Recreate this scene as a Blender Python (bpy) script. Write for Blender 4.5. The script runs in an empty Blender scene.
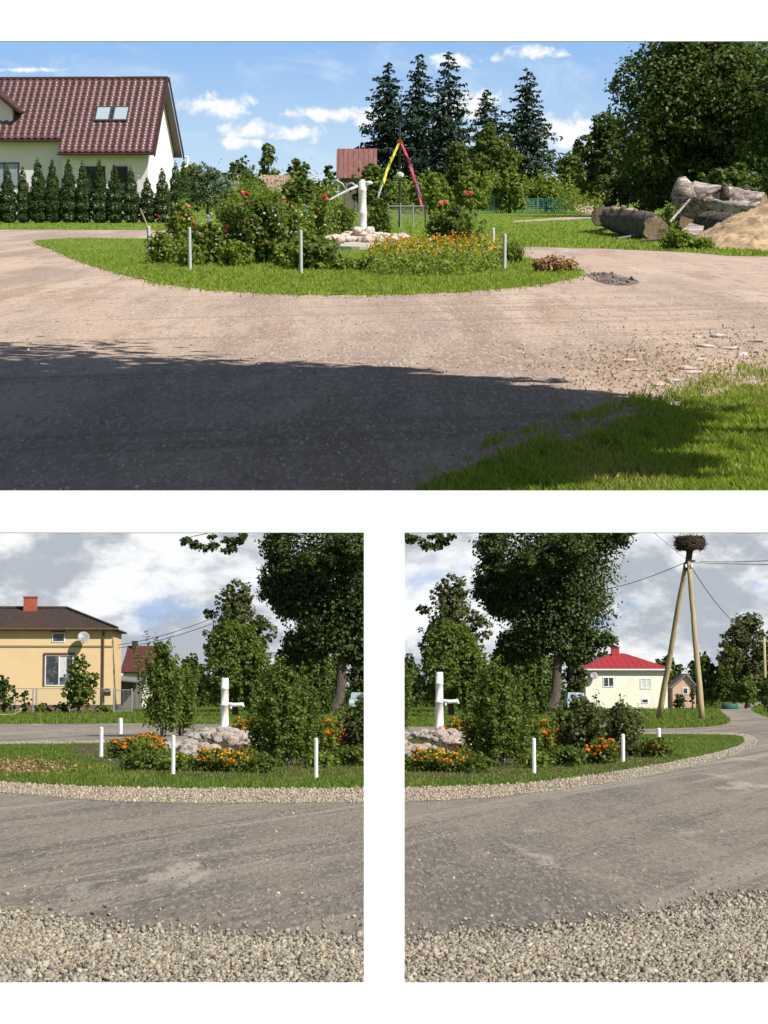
import bpy, math, random
import numpy as np
from mathutils import Vector, Matrix

# ------------------------------------------------------------------ camera, sky, sun, exposure
scene = bpy.context.scene
COL = scene.collection
R = math.radians
F = 2000.0                      # focal length in pixels (picture 768 x 1024)
EYE = 1.6
PITCH = math.atan((690 - 512) / F)       # lower horizon at row 690
TILT = PITCH + math.atan((512 - 195) / F)  # rise of the upper hillside place, its horizon at row 195
K = 24.0                        # the upper place lies far behind the lower garden and is built larger

cam_d = bpy.data.cameras.new('camera')
cam = bpy.data.objects.new('camera', cam_d)
COL.objects.link(cam)
cam.location = (0, 0, EYE)
cam.rotation_euler = (R(90) + PITCH, 0, 0)
cam_d.sensor_fit = 'VERTICAL'
cam_d.sensor_height = 24
cam_d.lens = F * 24 / 1024
cam_d.clip_start = 0.1
cam_d.clip_end = 80000
scene.camera = cam

SUN_AZ, SUN_EL = 48.0, 42.0     # degrees to the right of straight behind the camera; height
sun_dir = Vector((math.sin(R(SUN_AZ)) * math.cos(R(SUN_EL)), -math.cos(R(SUN_AZ)) * math.cos(R(SUN_EL)), math.sin(R(SUN_EL))))
sl = bpy.data.lights.new('sun', 'SUN')
sl.energy = 5.0
sl.angle = R(0.5)
sl.color = (1.0, 0.955, 0.88)
so = bpy.data.objects.new('sun', sl)
COL.objects.link(so)
so.location = (30, -40, 60)
so.rotation_euler = sun_dir.to_track_quat('Z', 'Y').to_euler()
scene.view_settings.view_transform = 'Standard'
scene.view_settings.look = 'None'
scene.view_settings.exposure = 0.35
scene.view_settings.gamma = 1.0
scene.view_settings.use_curve_mapping = False
scene.render.film_transparent = False
scene.cycles.max_bounces = 6
scene.cycles.diffuse_bounces = 3
scene.cycles.transmission_bounces = 3
scene.cycles.transparent_max_bounces = 6


class NT:
    """small helper for node trees"""
    def __init__(s, tree):
        s.t = tree
        s.t.nodes.clear()

    def n(s, typ, ins=None, **props):
        nd = s.t.nodes.new(typ)
        for k, v in props.items():
            setattr(nd, k, v)
        for k, v in (ins or {}).items():
            sock = nd.inputs[k]
            if hasattr(v, 'is_linked') or isinstance(v, bpy.types.NodeSocket):
                s.t.links.new(v, sock)
            else:
                sock.default_value = v
        return nd

    def math(s, op, a, b=0.0, c=0.0, clamp=False):
        nd = s.n('ShaderNodeMath', {0: a, 1: b, 2: c}, operation=op, use_clamp=clamp)
        return nd.outputs[0]

    def ramp(s, v, lo, hi, t0=0.0, t1=1.0):
        nd = s.n('ShaderNodeMapRange', {0: v, 1: lo, 2: hi, 3: t0, 4: t1}, interpolation_type='SMOOTHSTEP')
        return nd.outputs[0]

    def mix(s, f, a, b):
        nd = s.t.nodes.new('ShaderNodeMix')
        nd.data_type = 'RGBA'
        for sock, v in ((nd.inputs[0], f), (nd.inputs[6], a), (nd.inputs[7], b)):
            if isinstance(v, bpy.types.NodeSocket):
                s.t.links.new(v, sock)
            elif isinstance(v, (int, float)):
                sock.default_value = v
            else:
                sock.default_value = (*v[:3], 1)
        return nd.outputs[2]

    def noise(s, vec, scale, detail=4, rough=0.6, dist=0.0):
        return s.n('ShaderNodeTexNoise', {'Vector': vec, 'Scale': scale, 'Detail': detail, 'Roughness': rough, 'Distortion': dist}).outputs[0]


world = bpy.data.worlds.new('World')
scene.world = world
world.use_nodes = True
w = NT(world.node_tree)
sky = w.n('ShaderNodeTexSky', sky_type='NISHITA')
sky.sun_disc = False
sky.sun_elevation = R(SUN_EL)
# the Nishita sun sits at azimuth sun_rotation measured from +Y towards +X
sky.sun_rotation = math.atan2(sun_dir.x, sun_dir.y)
sky.air_density = 1.0
sky.dust_density = 0.6
sky.ozone_density = 1.6
SKY_STRENGTH = 0.075
d = w.n('ShaderNodeTexCoord').outputs['Generated']
sx = w.n('ShaderNodeSeparateXYZ', {0: d})
ys = w.math('MAXIMUM', sx.outputs[1], 0.02)
u = w.math('DIVIDE', sx.outputs[0], ys)
v = w.math('DIVIDE', sx.outputs[2], ys)
ahead = w.ramp(sx.outputs[1], 0.3, 0.6)
uv = w.n('ShaderNodeCombineXYZ', {0: u, 1: v, 2: 0.0}).outputs[0]
vst = w.n('ShaderNodeCombineXYZ', {0: u, 1: w.math('MULTIPLY', v, 1.75), 2: 0.3}).outputs[0]
# --- broken overcast low over the horizon
n1 = w.noise(vst, 16.0, 7, 0.55, 0.0)
n2 = w.noise(w.n('ShaderNodeVectorMath', {0: vst, 1: (3.1, 1.7, 0)}, operation='ADD').outputs[0], 19.0, 6, 0.55, 0.0)
n3 = w.noise(vst, 52.0, 6, 0.6, 0.0)
lowmask = w.ramp(v, 0.150, 0.118)
lum = w.math('ADD', n1, w.math('MULTIPLY', w.math('SUBTRACT', n3, 0.5), 0.55))
grey = w.mix(w.ramp(lum, 0.38, 0.63), (0.37, 0.405, 0.45), (0.77, 0.78, 0.79))
gap = w.math('MULTIPLY', w.ramp(n2, 0.54, 0.68), w.ramp(v, 0.078, 0.05))
grey = w.mix(w.math('MULTIPLY', gap, 0.75), grey, (0.25, 0.39, 0.62))
grey = w.mix(w.ramp(v, 0.018, -0.005, 0, 0.5), grey, (0.66, 0.70, 0.74))
# --- fair weather cumulus higher up: each cloud at its own bearing and height
def up_uv(px, py):
    cx, cy = (px - 384) / F, (512 - py) / F
    dy, dz = math.cos(PITCH) - cy * math.sin(PITCH), math.sin(PITCH) + cy * math.cos(PITCH)
    return cx / dy, dz / dy
CUM = [(217, 106, 46, 15), (250, 130, 34, 12), (302, 133, 32, 11), (240, 143, 30, 8), (456, 62, 32, 11), (532, 54, 42, 9), (496, 59, 14, 7),
       (470, 104, 44, 19), (566, 132, 34, 22), (335, 114, 64, 10), (28, 70, 70, 5), (112, 78, 40, 4), (372, 118, 30, 12), (700, 70, 40, 12)]
cn = w.noise(uv, 95.0, 6, 0.6, 0.4)
best = None
for (px, py, rx, ry) in CUM:
    u0, v0 = up_uv(px, py)
    du = w.math('DIVIDE', w.math('SUBTRACT', u, u0), rx / F)
    dv = w.math('DIVIDE', w.math('SUBTRACT', v, v0), ry / F)
    q = w.math('SUBTRACT', 1.0, w.math('SQRT', w.math('ADD', w.math('MULTIPLY', du, du), w.math('MULTIPLY', dv, dv))))
    if ry < 6:
        q = w.math('SUBTRACT', q, 0.3)
    best = q if best is None else w.math('MAXIMUM', best, q)
cum = w.ramp(w.math('ADD', best, w.math('MULTIPLY', w.math('SUBTRACT', cn, 0.5), 2.4)), 0.0, 0.75)
haze_n = w.noise(vst, 22.0, 6, 0.6, 0.8)
wisp = w.math('MULTIPLY', w.ramp(haze_n, 0.48, 0.75), 0.30)
cloud_hi = w.math('MAXIMUM', cum, wisp)
cloud_hi = w.math('MULTIPLY', w.math('MULTIPLY', cloud_hi, ahead), w.ramp(v, 0.45, 0.38))
skyc = w.n('ShaderNodeVectorMath', {0: sky.outputs[0], 1: (SKY_STRENGTH,) * 3}, operation='MULTIPLY').outputs[0]
vm = w.math('MULTIPLY', ahead, w.ramp(v, 0.10, 0.24))
# lighter and paler air towards the upper place's own horizon
hue = w.mix(w.ramp(v, 0.345, 0.235), (0.25, 0.45, 0.76), (0.54, 0.69, 0.80))
skyc = w.mix(w.math('MULTIPLY', w.math('MULTIPLY', ahead, w.ramp(v, 0.40, 0.34)), 0.85), skyc, hue)
cc = w.mix(w.ramp(cn, 0.3, 0.6), (0.66, 0.70, 0.75), (0.80, 0.81, 0.82))
c1 = w.mix(cloud_hi, skyc, cc)
c2 = w.mix(w.math('MULTIPLY', lowmask, ahead), c1, grey)
bg = w.n('ShaderNodeBackground', {0: c2, 1: 1.0})
w.t.links.new(bg.outputs[0], w.n('ShaderNodeOutputWorld').inputs[0])

# ------------------------------------------------------------------ materials
MATS = {}


def srgb(r, g, b):
    f = lambda c: (c / 255 / 12.92) if c / 255 <= 0.04045 else ((c / 255 + 0.055) / 1.055) ** 2.4
    return (f(r), f(g), f(b))


def matte(name, base, layers=(), rough=0.9, spec=0.2, bump=None, metal=0.0):
    """base colour with noise layers: (scale, lo, hi, colour, stretch, amount)"""
    m = bpy.data.materials.new(name)
    m.use_nodes = True
    t = NT(m.node_tree)
    co = t.n('ShaderNodeTexCoord').outputs['Object']
    col = t.n('ShaderNodeRGB')
    col.outputs[0].default_value = (*base, 1)
    c = col.outputs[0]
    for L in layers:
        scale, lo, hi, lc = L[:4]
        st = L[4] if len(L) > 4 else (1, 1, 1)
        amt = L[5] if len(L) > 5 else 1.0
        kind = L[6] if len(L) > 6 else 'n'
        vv = co
        if len(L) > 7:
            vv = t.n('ShaderNodeVectorRotate', {'Vector': co, 'Angle': L[7]}, rotation_type='Z_AXIS').outputs[0]
        vec = t.n('ShaderNodeVectorMath', {0: vv, 1: st}, operation='MULTIPLY').outputs[0]
        vec = t.n('ShaderNodeVectorMath', {0: vec, 1: (scale * 0.37, scale * 0.11, 0.7)}, operation='ADD').outputs[0]
        if kind == 'n':
            val = t.noise(vec, scale, 5, 0.62, 0.25)
        else:
            val = t.n('ShaderNodeTexVoronoi', {'Vector': vec, 'Scale': scale}).outputs[1]
            val = t.n('ShaderNodeSeparateColor', {0: val}).outputs[0]
        f = t.ramp(val, lo, hi, 0.0, amt)
        c = t.mix(f, c, lc)
    p = t.n('ShaderNodeBsdfPrincipled', {'Base Color': c, 'Roughness': rough, 'Specular IOR Level': spec, 'Metallic': metal})
    if bump:
        sc, st, ds = bump
        h = t.noise(co, sc, 6, 0.65)
        b = t.n('ShaderNodeBump', {'Strength': st, 'Distance': ds, 'Height': h})
        t.t.links.new(b.outputs[0], p.inputs['Normal'])
    t.t.links.new(p.outputs[0], t.n('ShaderNodeOutputMaterial').inputs[0])
    MATS[name] = m
    return m


def leafy(name, c1, c2, trans=0.25, rough=0.5, spec=0.25, c3=None, patchy=None):
    """leaves: every leaf (mesh island) takes its own shade between c1 and c2"""
    m = bpy.data.materials.new(name)
    m.use_nodes = True
    t = NT(m.node_tree)
    rnd = t.n('ShaderNodeNewGeometry').outputs['Random Per Island']
    c = t.mix(rnd, c1, c2)
    if c3:
        c = t.mix(t.ramp(rnd, 0.86, 0.9), c, c3)
    if patchy:
        co = t.n('ShaderNodeTexCoord').outputs['Object']
        vec = t.n('ShaderNodeVectorMath', {0: co, 1: (1, 0.25, 0)}, operation='MULTIPLY').outputs[0]
        c = t.mix(t.ramp(t.noise(vec, patchy[0], 4, 0.65), 0.50, 0.70, 0, patchy[2]), c, patchy[1])
        c = t.mix(t.ramp(t.noise(vec, patchy[0] * 2.7, 3, 0.6), 0.52, 0.68, 0, 0.5), c, (0.07, 0.13, 0.018))
    p = t.n('ShaderNodeBsdfPrincipled', {'Base Color': c, 'Roughness': rough, 'Specular IOR Level': spec})
    tc = t.n('ShaderNodeVectorMath', {0: c, 1: (1.5, 1.5, 0.8)}, operation='MULTIPLY').outputs[0]
    tr = t.n('ShaderNodeBsdfTranslucent', {0: tc})
    ms = t.n('ShaderNodeMixShader', {0: trans, 1: p.outputs[0], 2: tr.outputs[0]})
    t.t.links.new(ms.outputs[0], t.n('ShaderNodeOutputMaterial').inputs[0])
    MATS[name] = m
    return m


def pebbly(name, cols, rough=0.85):
    """stones: every stone (mesh island) takes one of several colours"""
    m = bpy.data.materials.new(name)
    m.use_nodes = True
    t = NT(m.node_tree)
    rnd = t.n('ShaderNodeNewGeometry').outputs['Random Per Island']
    cr = t.n('ShaderNodeValToRGB', {0: rnd})
    e = cr.color_ramp.elements
    while len(e) < len(cols):
        e.new(0.5)
    for i, cc in enumerate(cols):
        e[i].position = i / (len(cols) - 1)
        e[i].color = (*cc, 1)
    co = t.n('ShaderNodeTexCoord').outputs['Object']
    n = t.noise(co, 25.0, 4, 0.6)
    c = t.mix(t.ramp(n, 0.35, 0.7, 0, 0.45), cr.outputs[0], (0.12, 0.11, 0.10))
    p = t.n('ShaderNodeBsdfPrincipled', {'Base Color': c, 'Roughness': rough, 'Specular IOR Level': 0.2})
    t.t.links.new(p.outputs[0], t.n('ShaderNodeOutputMaterial').inputs[0])
    MATS[name] = m
    return m


def glassy(name, c=(0.03, 0.04, 0.05)):
    return matte(name, c, [(1.5, 0.45, 0.6, (0.12, 0.14, 0.16))], rough=0.08, spec=0.6)


# ------------------------------------------------------------------ places: picture rows and columns to metres
class Place:
    def __init__(s, M):
        s.M = M
        s.I = M.inverted()
        s.o = s.I @ Vector((0, 0, EYE))

    def ray(s, px, py):
        cx, cy = (px - 384) / F, (512 - py) / F
        dw = Vector((cx, math.cos(PITCH) - cy * math.sin(PITCH), math.sin(PITCH) + cy * math.cos(PITCH)))
        return (s.I.to_3x3() @ dw).normalized()

    def g(s, px, py, z=0.0):
        d = s.ray(px, py)
        k = (z - s.o.z) / d.z
        return s.o + d * k

    def at(s, px, py, dep):
        d = s.ray(px, py)
        return s.o + d * (dep / d.y)

    def px(s, P):
        """numpy (N,3) local points -> pixel columns and rows"""
        M = np.array(s.M)
        W = P @ M[:3, :3].T + M[:3, 3]
        W = W - np.array([0, 0, EYE])
        dep = W[:, 1] * math.cos(PITCH) + W[:, 2] * math.sin(PITCH)
        up = -W[:, 1] * math.sin(PITCH) + W[:, 2] * math.cos(PITCH)
        return 384 + F * W[:, 0] / dep, 512 - F * up / dep


LOW = Place(Matrix.Identity(4))
UPP = Place(Matrix.Translation((0, 0, EYE)) @ Matrix.Rotation(TILT, 4, 'X') @ Matrix.Scale(K, 4) @ Matrix.Translation((0, 0, -EYE)))


# ------------------------------------------------------------------ mesh helpers
class MB:
    def __init__(s):
        s.v, s.f = [], []
        s.n = 0

    def add(s, verts, faces):
        b = s.n
        s.v.extend([tuple(p) for p in verts])
        s.f.extend([tuple(i + b for i in f) for f in faces])
        s.n += len(verts)
        return s

    def box(s, c, size, rot=None, taper=1.0, bev=0.0):
        sx_, sy_, sz_ = size[0] / 2, size[1] / 2, size[2] / 2
        P = [Vector((x * sx_ * (taper if z > 0 else 1), y * sy_ * (taper if z > 0 else 1), z * sz_)) for z in (-1, 1) for y in (-1, 1) for x in (-1, 1)]
        if rot is not None:
            P = [rot @ p for p in P]
        P = [p + Vector(c) for p in P]
        return s.add(P, [(0, 2, 3, 1), (4, 5, 7, 6), (0, 1, 5, 4), (2, 6, 7, 3), (0, 4, 6, 2), (1, 3, 7, 5)])

    def tube(s, pts, rad, n=8, caps=True):
        pts = [Vector(p) for p in pts]
        if not hasattr(rad, '__len__'):
            rad = [rad] * len(pts)
        V, Fc = [], []
        ref = Vector((0.13, 0.97, 0.21))
        for i, p in enumerate(pts):
            t = (pts[min(i + 1, len(pts) - 1)] - pts[max(i - 1, 0)]).normalized()
            a = t.cross(ref)
            if a.length < 0.2:
                a = t.cross(Vector((1, 0, 0)))
            a.normalize()
            b = t.cross(a)
            for k in range(n):
                q = 2 * math.pi * k / n
                V.append(p + (a * math.cos(q) + b * math.sin(q)) * rad[i])
        for i in range(len(pts) - 1):
            for k in range(n):
                k2 = (k + 1) % n
                Fc.append((i * n + k, i * n + k2, (i + 1) * n + k2, (i + 1) * n + k))
        if caps:
            Fc.append(tuple(range(n - 1, -1, -1)))
            Fc.append(tuple((len(pts) - 1) * n + k for k in range(n)))
        return s.add(V, Fc)

    def lathe(s, prof, n=16, c=(0, 0, 0)):
        V, Fc = [], []
        for (r, z) in prof:
            for k in range(n):
                q = 2 * math.pi * k / n
                V.append((c[0] + r * math.cos(q), c[1] + r * math.sin(q), c[2] + z))
        for i in range(len(prof) - 1):
            for k in range(n):
                k2 = (k + 1) % n
                Fc.append((i * n + k, i * n + k2, (i + 1) * n + k2, (i + 1) * n + k))
        Fc.append(tuple(range(n - 1, -1, -1)))
        Fc.append(tuple((len(prof) - 1) * n + k for k in range(n)))
        return s.add(V, Fc)

    def prism(s, poly, z0, z1):
        n = len(poly)
        V = [(p[0], p[1], z0) for p in poly] + [(p[0], p[1], z1) for p in poly]
        Fc = [tuple(range(n - 1, -1, -1)), tuple(range(n, 2 * n))]
        for i in range(n):
            j = (i + 1) % n
            Fc.append((i, j, n + j, n + i))
        return s.add(V, Fc)

    def slab(s, quad, th):
        """a thick sheet over the four (or three) corner points, thickness along -normal"""
        q = [Vector(p) for p in quad]
        nrm = (q[1] - q[0]).cross(q[2] - q[0]).normalized()
        lo = [p - nrm * th for p in q]
        n = len(q)
        Fc = [tuple(range(n)), tuple(range(2 * n - 1, n - 1, -1))]
        for i in range(n):
            j = (i + 1) % n
            Fc.append((i, n + i, n + j, j))
        return s.add(q + lo, Fc)

    def mesh(s, name, m, smooth=False):
        me = bpy.data.meshes.new(name)
        me.from_pydata(s.v, [], s.f)
        me.validate()
        if m is not None:
            me.materials.append(m)
        if smooth:
            me.polygons.foreach_set('use_smooth', [True] * len(me.polygons))
        me.update()
        return me


def np_mesh(name, V, Fq, m, smooth=False):
    """V (N,3) floats, Fq (M,k) ints"""
    me = bpy.data.meshes.new(name)
    V = np.ascontiguousarray(V, dtype=np.float32)
    Fq = np.ascontiguousarray(Fq, dtype=np.int32)
    k = Fq.shape[1]
    me.vertices.add(len(V))
    me.vertices.foreach_set('co', V.ravel())
    me.loops.add(Fq.size)
    me.loops.foreach_set('vertex_index', Fq.ravel())
    me.polygons.add(len(Fq))
    me.polygons.foreach_set('loop_start', np.arange(0, Fq.size, k, dtype=np.int32))
    me.polygons.foreach_set('loop_total', np.full(len(Fq), k, dtype=np.int32))
    if smooth:
        me.polygons.foreach_set('use_smooth', np.ones(len(Fq), dtype=bool))
    me.update(calc_edges=True)
    me.materials.append(m)
    return me


def link(name, me, parent=None, place=None, loc=(0, 0, 0), rotz=0.0, scale=1.0):
    o = bpy.data.objects.new(name, me)
    COL.objects.link(o)
    if parent is not None:
        o.parent = parent
        o.location = loc
        o.rotation_euler = (0, 0, rotz)
        o.scale = (scale,) * 3 if not hasattr(scale, '__len__') else scale
    elif place is not None:
        put(o, place, loc, rotz, scale)
    return o


def put(o, place, loc, rotz=0.0, scale=1.0):
    S = Matrix.Diagonal((scale, scale, scale, 1)) if not hasattr(scale, '__len__') else Matrix.Diagonal((*scale, 1))
    o.matrix_world = place.M @ Matrix.Translation(loc) @ Matrix.Rotation(rotz, 4, 'Z') @ S


def tag(o, label, cat, group=None, kind=None):
    o['label'] = label
    o['category'] = cat
    if group:
        o['group'] = group
    if kind:
        o['kind'] = kind
    return o


def thing(name, label, cat, place, loc, rotz=0.0, group=None, scale=1.0):
    o = bpy.data.objects.new(name, None)
    o.empty_display_size = 0.2
    COL.objects.link(o)
    put(o, place, loc, rotz, scale)
    return tag(o, label, cat, group)


def struct(name, me, place):
    o = link(name, me, place=place)
    o['kind'] = 'structure'
    return o


def copy_tree(o, label=None, place=None, loc=None, rotz=0.0, scale=1.0):
    def rec(a, par):
        c = a.copy()
        COL.objects.link(c)
        if par is not None:
            c.parent = par
        for ch in list(a.children):
            rec(ch, c)
        return c
    c = rec(o, None)
    if label:
        c['label'] = label
    if loc is not None:
        put(c, place, loc, rotz, scale)
    return c


# ------------------------------------------------------------------ foliage
def quads(rng, C, size, aspect=0.6, out=None, outw=0.5, droop=0.0):
    """one four-cornered leaf per centre C (N,3); size (N,)"""
    N = len(C)
    nrm = rng.normal(size=(N, 3))
    nrm /= np.linalg.norm(nrm, axis=1, keepdims=True) + 1e-9
    nrm[:, 2] = np.abs(nrm[:, 2]) * 0.8 + 0.25
    if out is not None:
        nrm = nrm * (1 - outw) + out * outw
    nrm /= np.linalg.norm(nrm, axis=1, keepdims=True) + 1e-9
    t = rng.normal(size=(N, 3))
    t[:, 2] -= droop
    t -= nrm * (t * nrm).sum(1, keepdims=True)
    t /= np.linalg.norm(t, axis=1, keepdims=True) + 1e-9
    b = np.cross(nrm, t)
    s = size[:, None]
    a = s * aspect * 0.5
    V = np.empty((N, 4, 3))
    V[:, 0] = C - t * s * 0.5
    V[:, 1] = C + b * a + nrm * s * 0.08
    V[:, 2] = C + t * s * 0.5 - nrm * s * 0.10
    V[:, 3] = C - b * a + nrm * s * 0.08
    return V


def leaf_mesh(name, V, m):
    N = len(V)
    return np_mesh(name, V.reshape(-1, 3), np.arange(N * 4).reshape(N, 4), m)


def cloud_pts(rng, blobs, n, clump=0.22, shell=(0.45, 1.0), per=14):
    """leaf centres in clumps spread through ellipsoids (cx,cy,cz,rx,ry,rz)"""
    B = np.array(blobs, float)
    vol = (B[:, 3] * B[:, 4] * B[:, 5]) ** (2 / 3)
    nc = max(4, n // per)
    pick = rng.choice(len(B), size=nc, p=vol / vol.sum())
    dr = rng.normal(size=(nc, 3))
    dr /= np.linalg.norm(dr, axis=1, keepdims=True)
    rad = shell[0] + (shell[1] - shell[0]) * rng.random(nc) ** 0.6
    cc = B[pick, :3] + dr * B[pick, 3:] * rad[:, None]
    outc = dr
    rs = (B[pick, 3:].mean(1)) * clump * rng.uniform(0.6, 1.3, nc)
    idx = rng.integers(0, nc, n)
    off = rng.normal(size=(n, 3)) * np.array([1, 1, 0.7])
    off *= (rng.random((n, 1)) ** 0.33) / (np.linalg.norm(off, axis=1, keepdims=True) + 1e-9)
    P = cc[idx] + off * rs[idx][:, None] * 1.25
    return P, outc[idx] * 0.6 + off * 0.7


def crown(name, seed, blobs, n, leaf, m, keep=None, clump=0.22, shell=(0.45, 1.0), per=14, aspect=0.65, droop=0.2):
    rng = np.random.default_rng(seed)
    P, o = cloud_pts(rng, blobs, n, clump, shell, per)
    ok = P[:, 2] > 0.02
    if keep is not None:
        ok &= keep(P)
    P, o = P[ok], o[ok]
    s = leaf * rng.uniform(0.55, 1.35, len(P))
    return leaf_mesh(name, quads(rng, P, s, aspect, o, 0.45, droop), m)


def branchy(seed, h, r0, n_limbs, spread, zlo=0.35, lean=0.0, wob=0.03):
    """tapered trunk with limbs, local coordinates"""
    rg = random.Random(seed)
    mb = MB()
    pts, rad = [], []
    for i in range(9):
        t = i / 8
        pts.append((lean * h * t + rg.uniform(-wob, wob) * h * t * 0.6, rg.uniform(-wob, wob) * h * t * 0.6, h * t))
        flare = 1 + 0.7 * max(0, 1 - t * 9)
        rad.append(r0 * (1 - 0.85 * t) * flare + 0.01)
    mb.tube(pts, rad, 9)
    for k in range(n_limbs):
        t = zlo + (0.95 - zlo) * (k + rg.random() * 0.6) / n_limbs
        j = min(7, int(t * 8))
        p = Vector(pts[j]).lerp(Vector(pts[j + 1]), t * 8 - j)
        a = k * 2.4 + rg.uniform(-0.5, 0.5)
        L = spread * rg.uniform(0.6, 1.0) * (1.15 - 0.6 * t)
        q1 = p + Vector((math.cos(a), math.sin(a), 0.45)) * L * 0.5
        q2 = p + Vector((math.cos(a + 0.2), math.sin(a + 0.2), 0.75)) * L
        rr = r0 * (1 - 0.85 * t) * 0.5
        mb.tube([p, q1, q2], [rr, rr * 0.6, rr * 0.15], 6)
    return mb


def blades_at(rng, P, h, wd):
    """one bent triangle-pair blade of grass per ground point"""
    N = len(P)
    a = rng.random(N) * 2 * np.pi
    ln = rng.uniform(0.1, 0.75, N)
    hh = h * rng.uniform(0.45, 1.25, N)
    ww = wd * rng.uniform(0.7, 1.3, N)
    b = rng.random(N) * 2 * np.pi
    side = np.stack([np.cos(a), np.sin(a), np.zeros(N)], 1) * ww[:, None] * 0.5
    lean = np.stack([np.cos(b), np.sin(b), np.zeros(N)], 1) * (ln * hh)[:, None]
    V = np.empty((N, 4, 3))
    up = np.zeros((N, 3))
    up[:, 2] = hh
    V[:, 0] = P - side
    V[:, 1] = P + side
    V[:, 2] = P + side * 0.7 + lean * 0.35 + up * 0.6
    V[:, 3] = P + lean + up
    return V


def smooth_poly(pts, sub=4, closed=True):
    n = len(pts)
    out = []
    P = [Vector((p[0], p[1])) for p in pts]
    for i in range(n):
        p0, p1, p2, p3 = P[(i - 1) % n], P[i], P[(i + 1) % n], P[(i + 2) % n]
        for k in range(sub):
            t = k / sub
            q = 0.5 * ((2 * p1) + (p2 - p0) * t + (2 * p0 - 5 * p1 + 4 * p2 - p3) * t * t + (3 * p1 - p0 - 3 * p2 + p3) * t ** 3)
            out.append((q.x, q.y))
    return out


def in_poly(X, Y, poly):
    inside = np.zeros(len(X), bool)
    n = len(poly)
    j = n - 1
    for i in range(n):
        xi, yi = poly[i]
        xj, yj = poly[j]
        c = ((yi > Y) != (yj > Y)) & (X < (xj - xi) * (Y - yi) / (yj - yi + 1e-12) + xi)
        inside ^= c
        j = i
    return inside


def ground_xy(place, px, py):
    """vectorised: pixel arrays to ground points (z=0)"""
    A = np.array(place.I)[:3, :3]
    cx, cy = (px - 384) / F, (512 - py) / F
    D = np.stack([cx, math.cos(PITCH) - cy * math.sin(PITCH), math.sin(PITCH) + cy * math.cos(PITCH)], 1) @ A.T
    k = -place.o.z / D[:, 2]
    return np.array(place.o) + D * k[:, None]


def patch(name, place, pxpoly, z, m, sub=4, wob=0.0, seed=1):
    """a flat ground sheet whose outline is given in the photograph's rows and columns; returns (mesh, local outline)"""
    rg = random.Random(seed)
    loc = [place.g(px, py) for (px, py) in pxpoly]
    pl = smooth_poly([(p.x, p.y) for p in loc], sub) if sub > 1 else [(p.x, p.y) for p in loc]
    if wob:
        pl = [(x + rg.uniform(-wob, wob) * 0.4, y + rg.uniform(-wob, wob) * 2) for x, y in pl]
    me = bpy.data.meshes.new(name)
    me.from_pydata([(x, y, z) for x, y in pl], [], [tuple(range(len(pl)))])
    me.materials.append(m)
    if me.polygons[0].normal.z < 0:
        me.flip_normals()
    return me, pl


def sample_px(rng, place, poly, n, box):
    """ground points inside a local outline, spread evenly over the rows and columns of box so that near ground gets more"""
    X = rng.uniform(box[0], box[2], n)
    Y = rng.uniform(box[1], box[3], n)
    P = ground_xy(place, X, Y)
    ok = in_poly(P[:, 0], P[:, 1], poly)
    P = P[ok]
    P[:, 2] = 0
    return P


def rock_mesh(seed, r, sq=(1, 1, 0.7)):
    """rough boulder: a cut and roughened ball"""
    rg = random.Random(seed)
    import bmesh
    bm = bmesh.new()
    bmesh.ops.create_icosphere(bm, subdivisions=2, radius=1)
    cuts = [(Vector((rg.gauss(0, 1), rg.gauss(0, 1), rg.gauss(0, 1))).normalized(), rg.uniform(0.50, 0.82)) for _ in range(9)]
    for v_ in bm.verts:
        p = v_.co
        for nn, dd in cuts:
            e = p.dot(nn) - dd
            if e > 0:
                p = p - nn * e
        p = p * (1 + rg.uniform(-0.05, 0.05))
        v_.co = Vector((p.x * r * sq[0], p.y * r * sq[1], p.z * r * sq[2]))
    V = [tuple(v_.co) for v_ in bm.verts]
    Fc = [tuple(x.index for x in f.verts) for f in bm.faces]
    bm.free()
    return V, Fc


def stones_mesh(name, rng, P, r, m, flat=0.6):
    """many small stones in one mesh: roughened octahedra, one per point"""
    base = np.array([(x, y, z) for z in (-.72, .72) for y in (-.72, .72) for x in (-.72, .72)] + [(0, 0, 1.05), (1.0, 0, 0)], float)
    tri = np.array([(0, 2, 3), (0, 3, 1), (4, 5, 8), (5, 7, 8), (7, 6, 8), (6, 4, 8), (0, 1, 5), (0, 5, 4), (2, 6, 7), (2, 7, 3), (0, 4, 6), (0, 6, 2), (1, 3, 9), (3, 7, 9), (7, 5, 9), (5, 1, 9)])
    N = len(P)
    rr = r * (0.45 + 1.15 * rng.random(N) ** 1.6)
    V = base[None] * rng.uniform(0.55, 1.3, (N, 10, 3)) * rr[:, None, None]
    V = V * rng.uniform(0.6, 1.35, (N, 1, 3))
    V[:, :, 2] *= flat
    # random tumble
    q = rng.normal(size=(N, 4))
    q[:, 0] += 0.6
    q /= np.linalg.norm(q, axis=1, keepdims=True)
    a, b, c, d_ = q.T
    Rm = np.stack([np.stack([1 - 2 * (c * c + d_ * d_), 2 * (b * c - a * d_), 2 * (b * d_ + a * c)], 1),
                   np.stack([2 * (b * c + a * d_), 1 - 2 * (b * b + d_ * d_), 2 * (c * d_ - a * b)], 1),
                   np.stack([2 * (b * d_ - a * c), 2 * (c * d_ + a * b), 1 - 2 * (b * b + c * c)], 1)], 1)
    V = np.einsum('nij,nkj->nki', Rm, V) + P[:, None, :]
    V[:, :, 2] += (rr * 0.25)[:, None]
    Fq = (tri[None] + (np.arange(N) * 10)[:, None, None]).reshape(-1, 3)
    return np_mesh(name, V.reshape(-1, 3), Fq, m)

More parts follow.
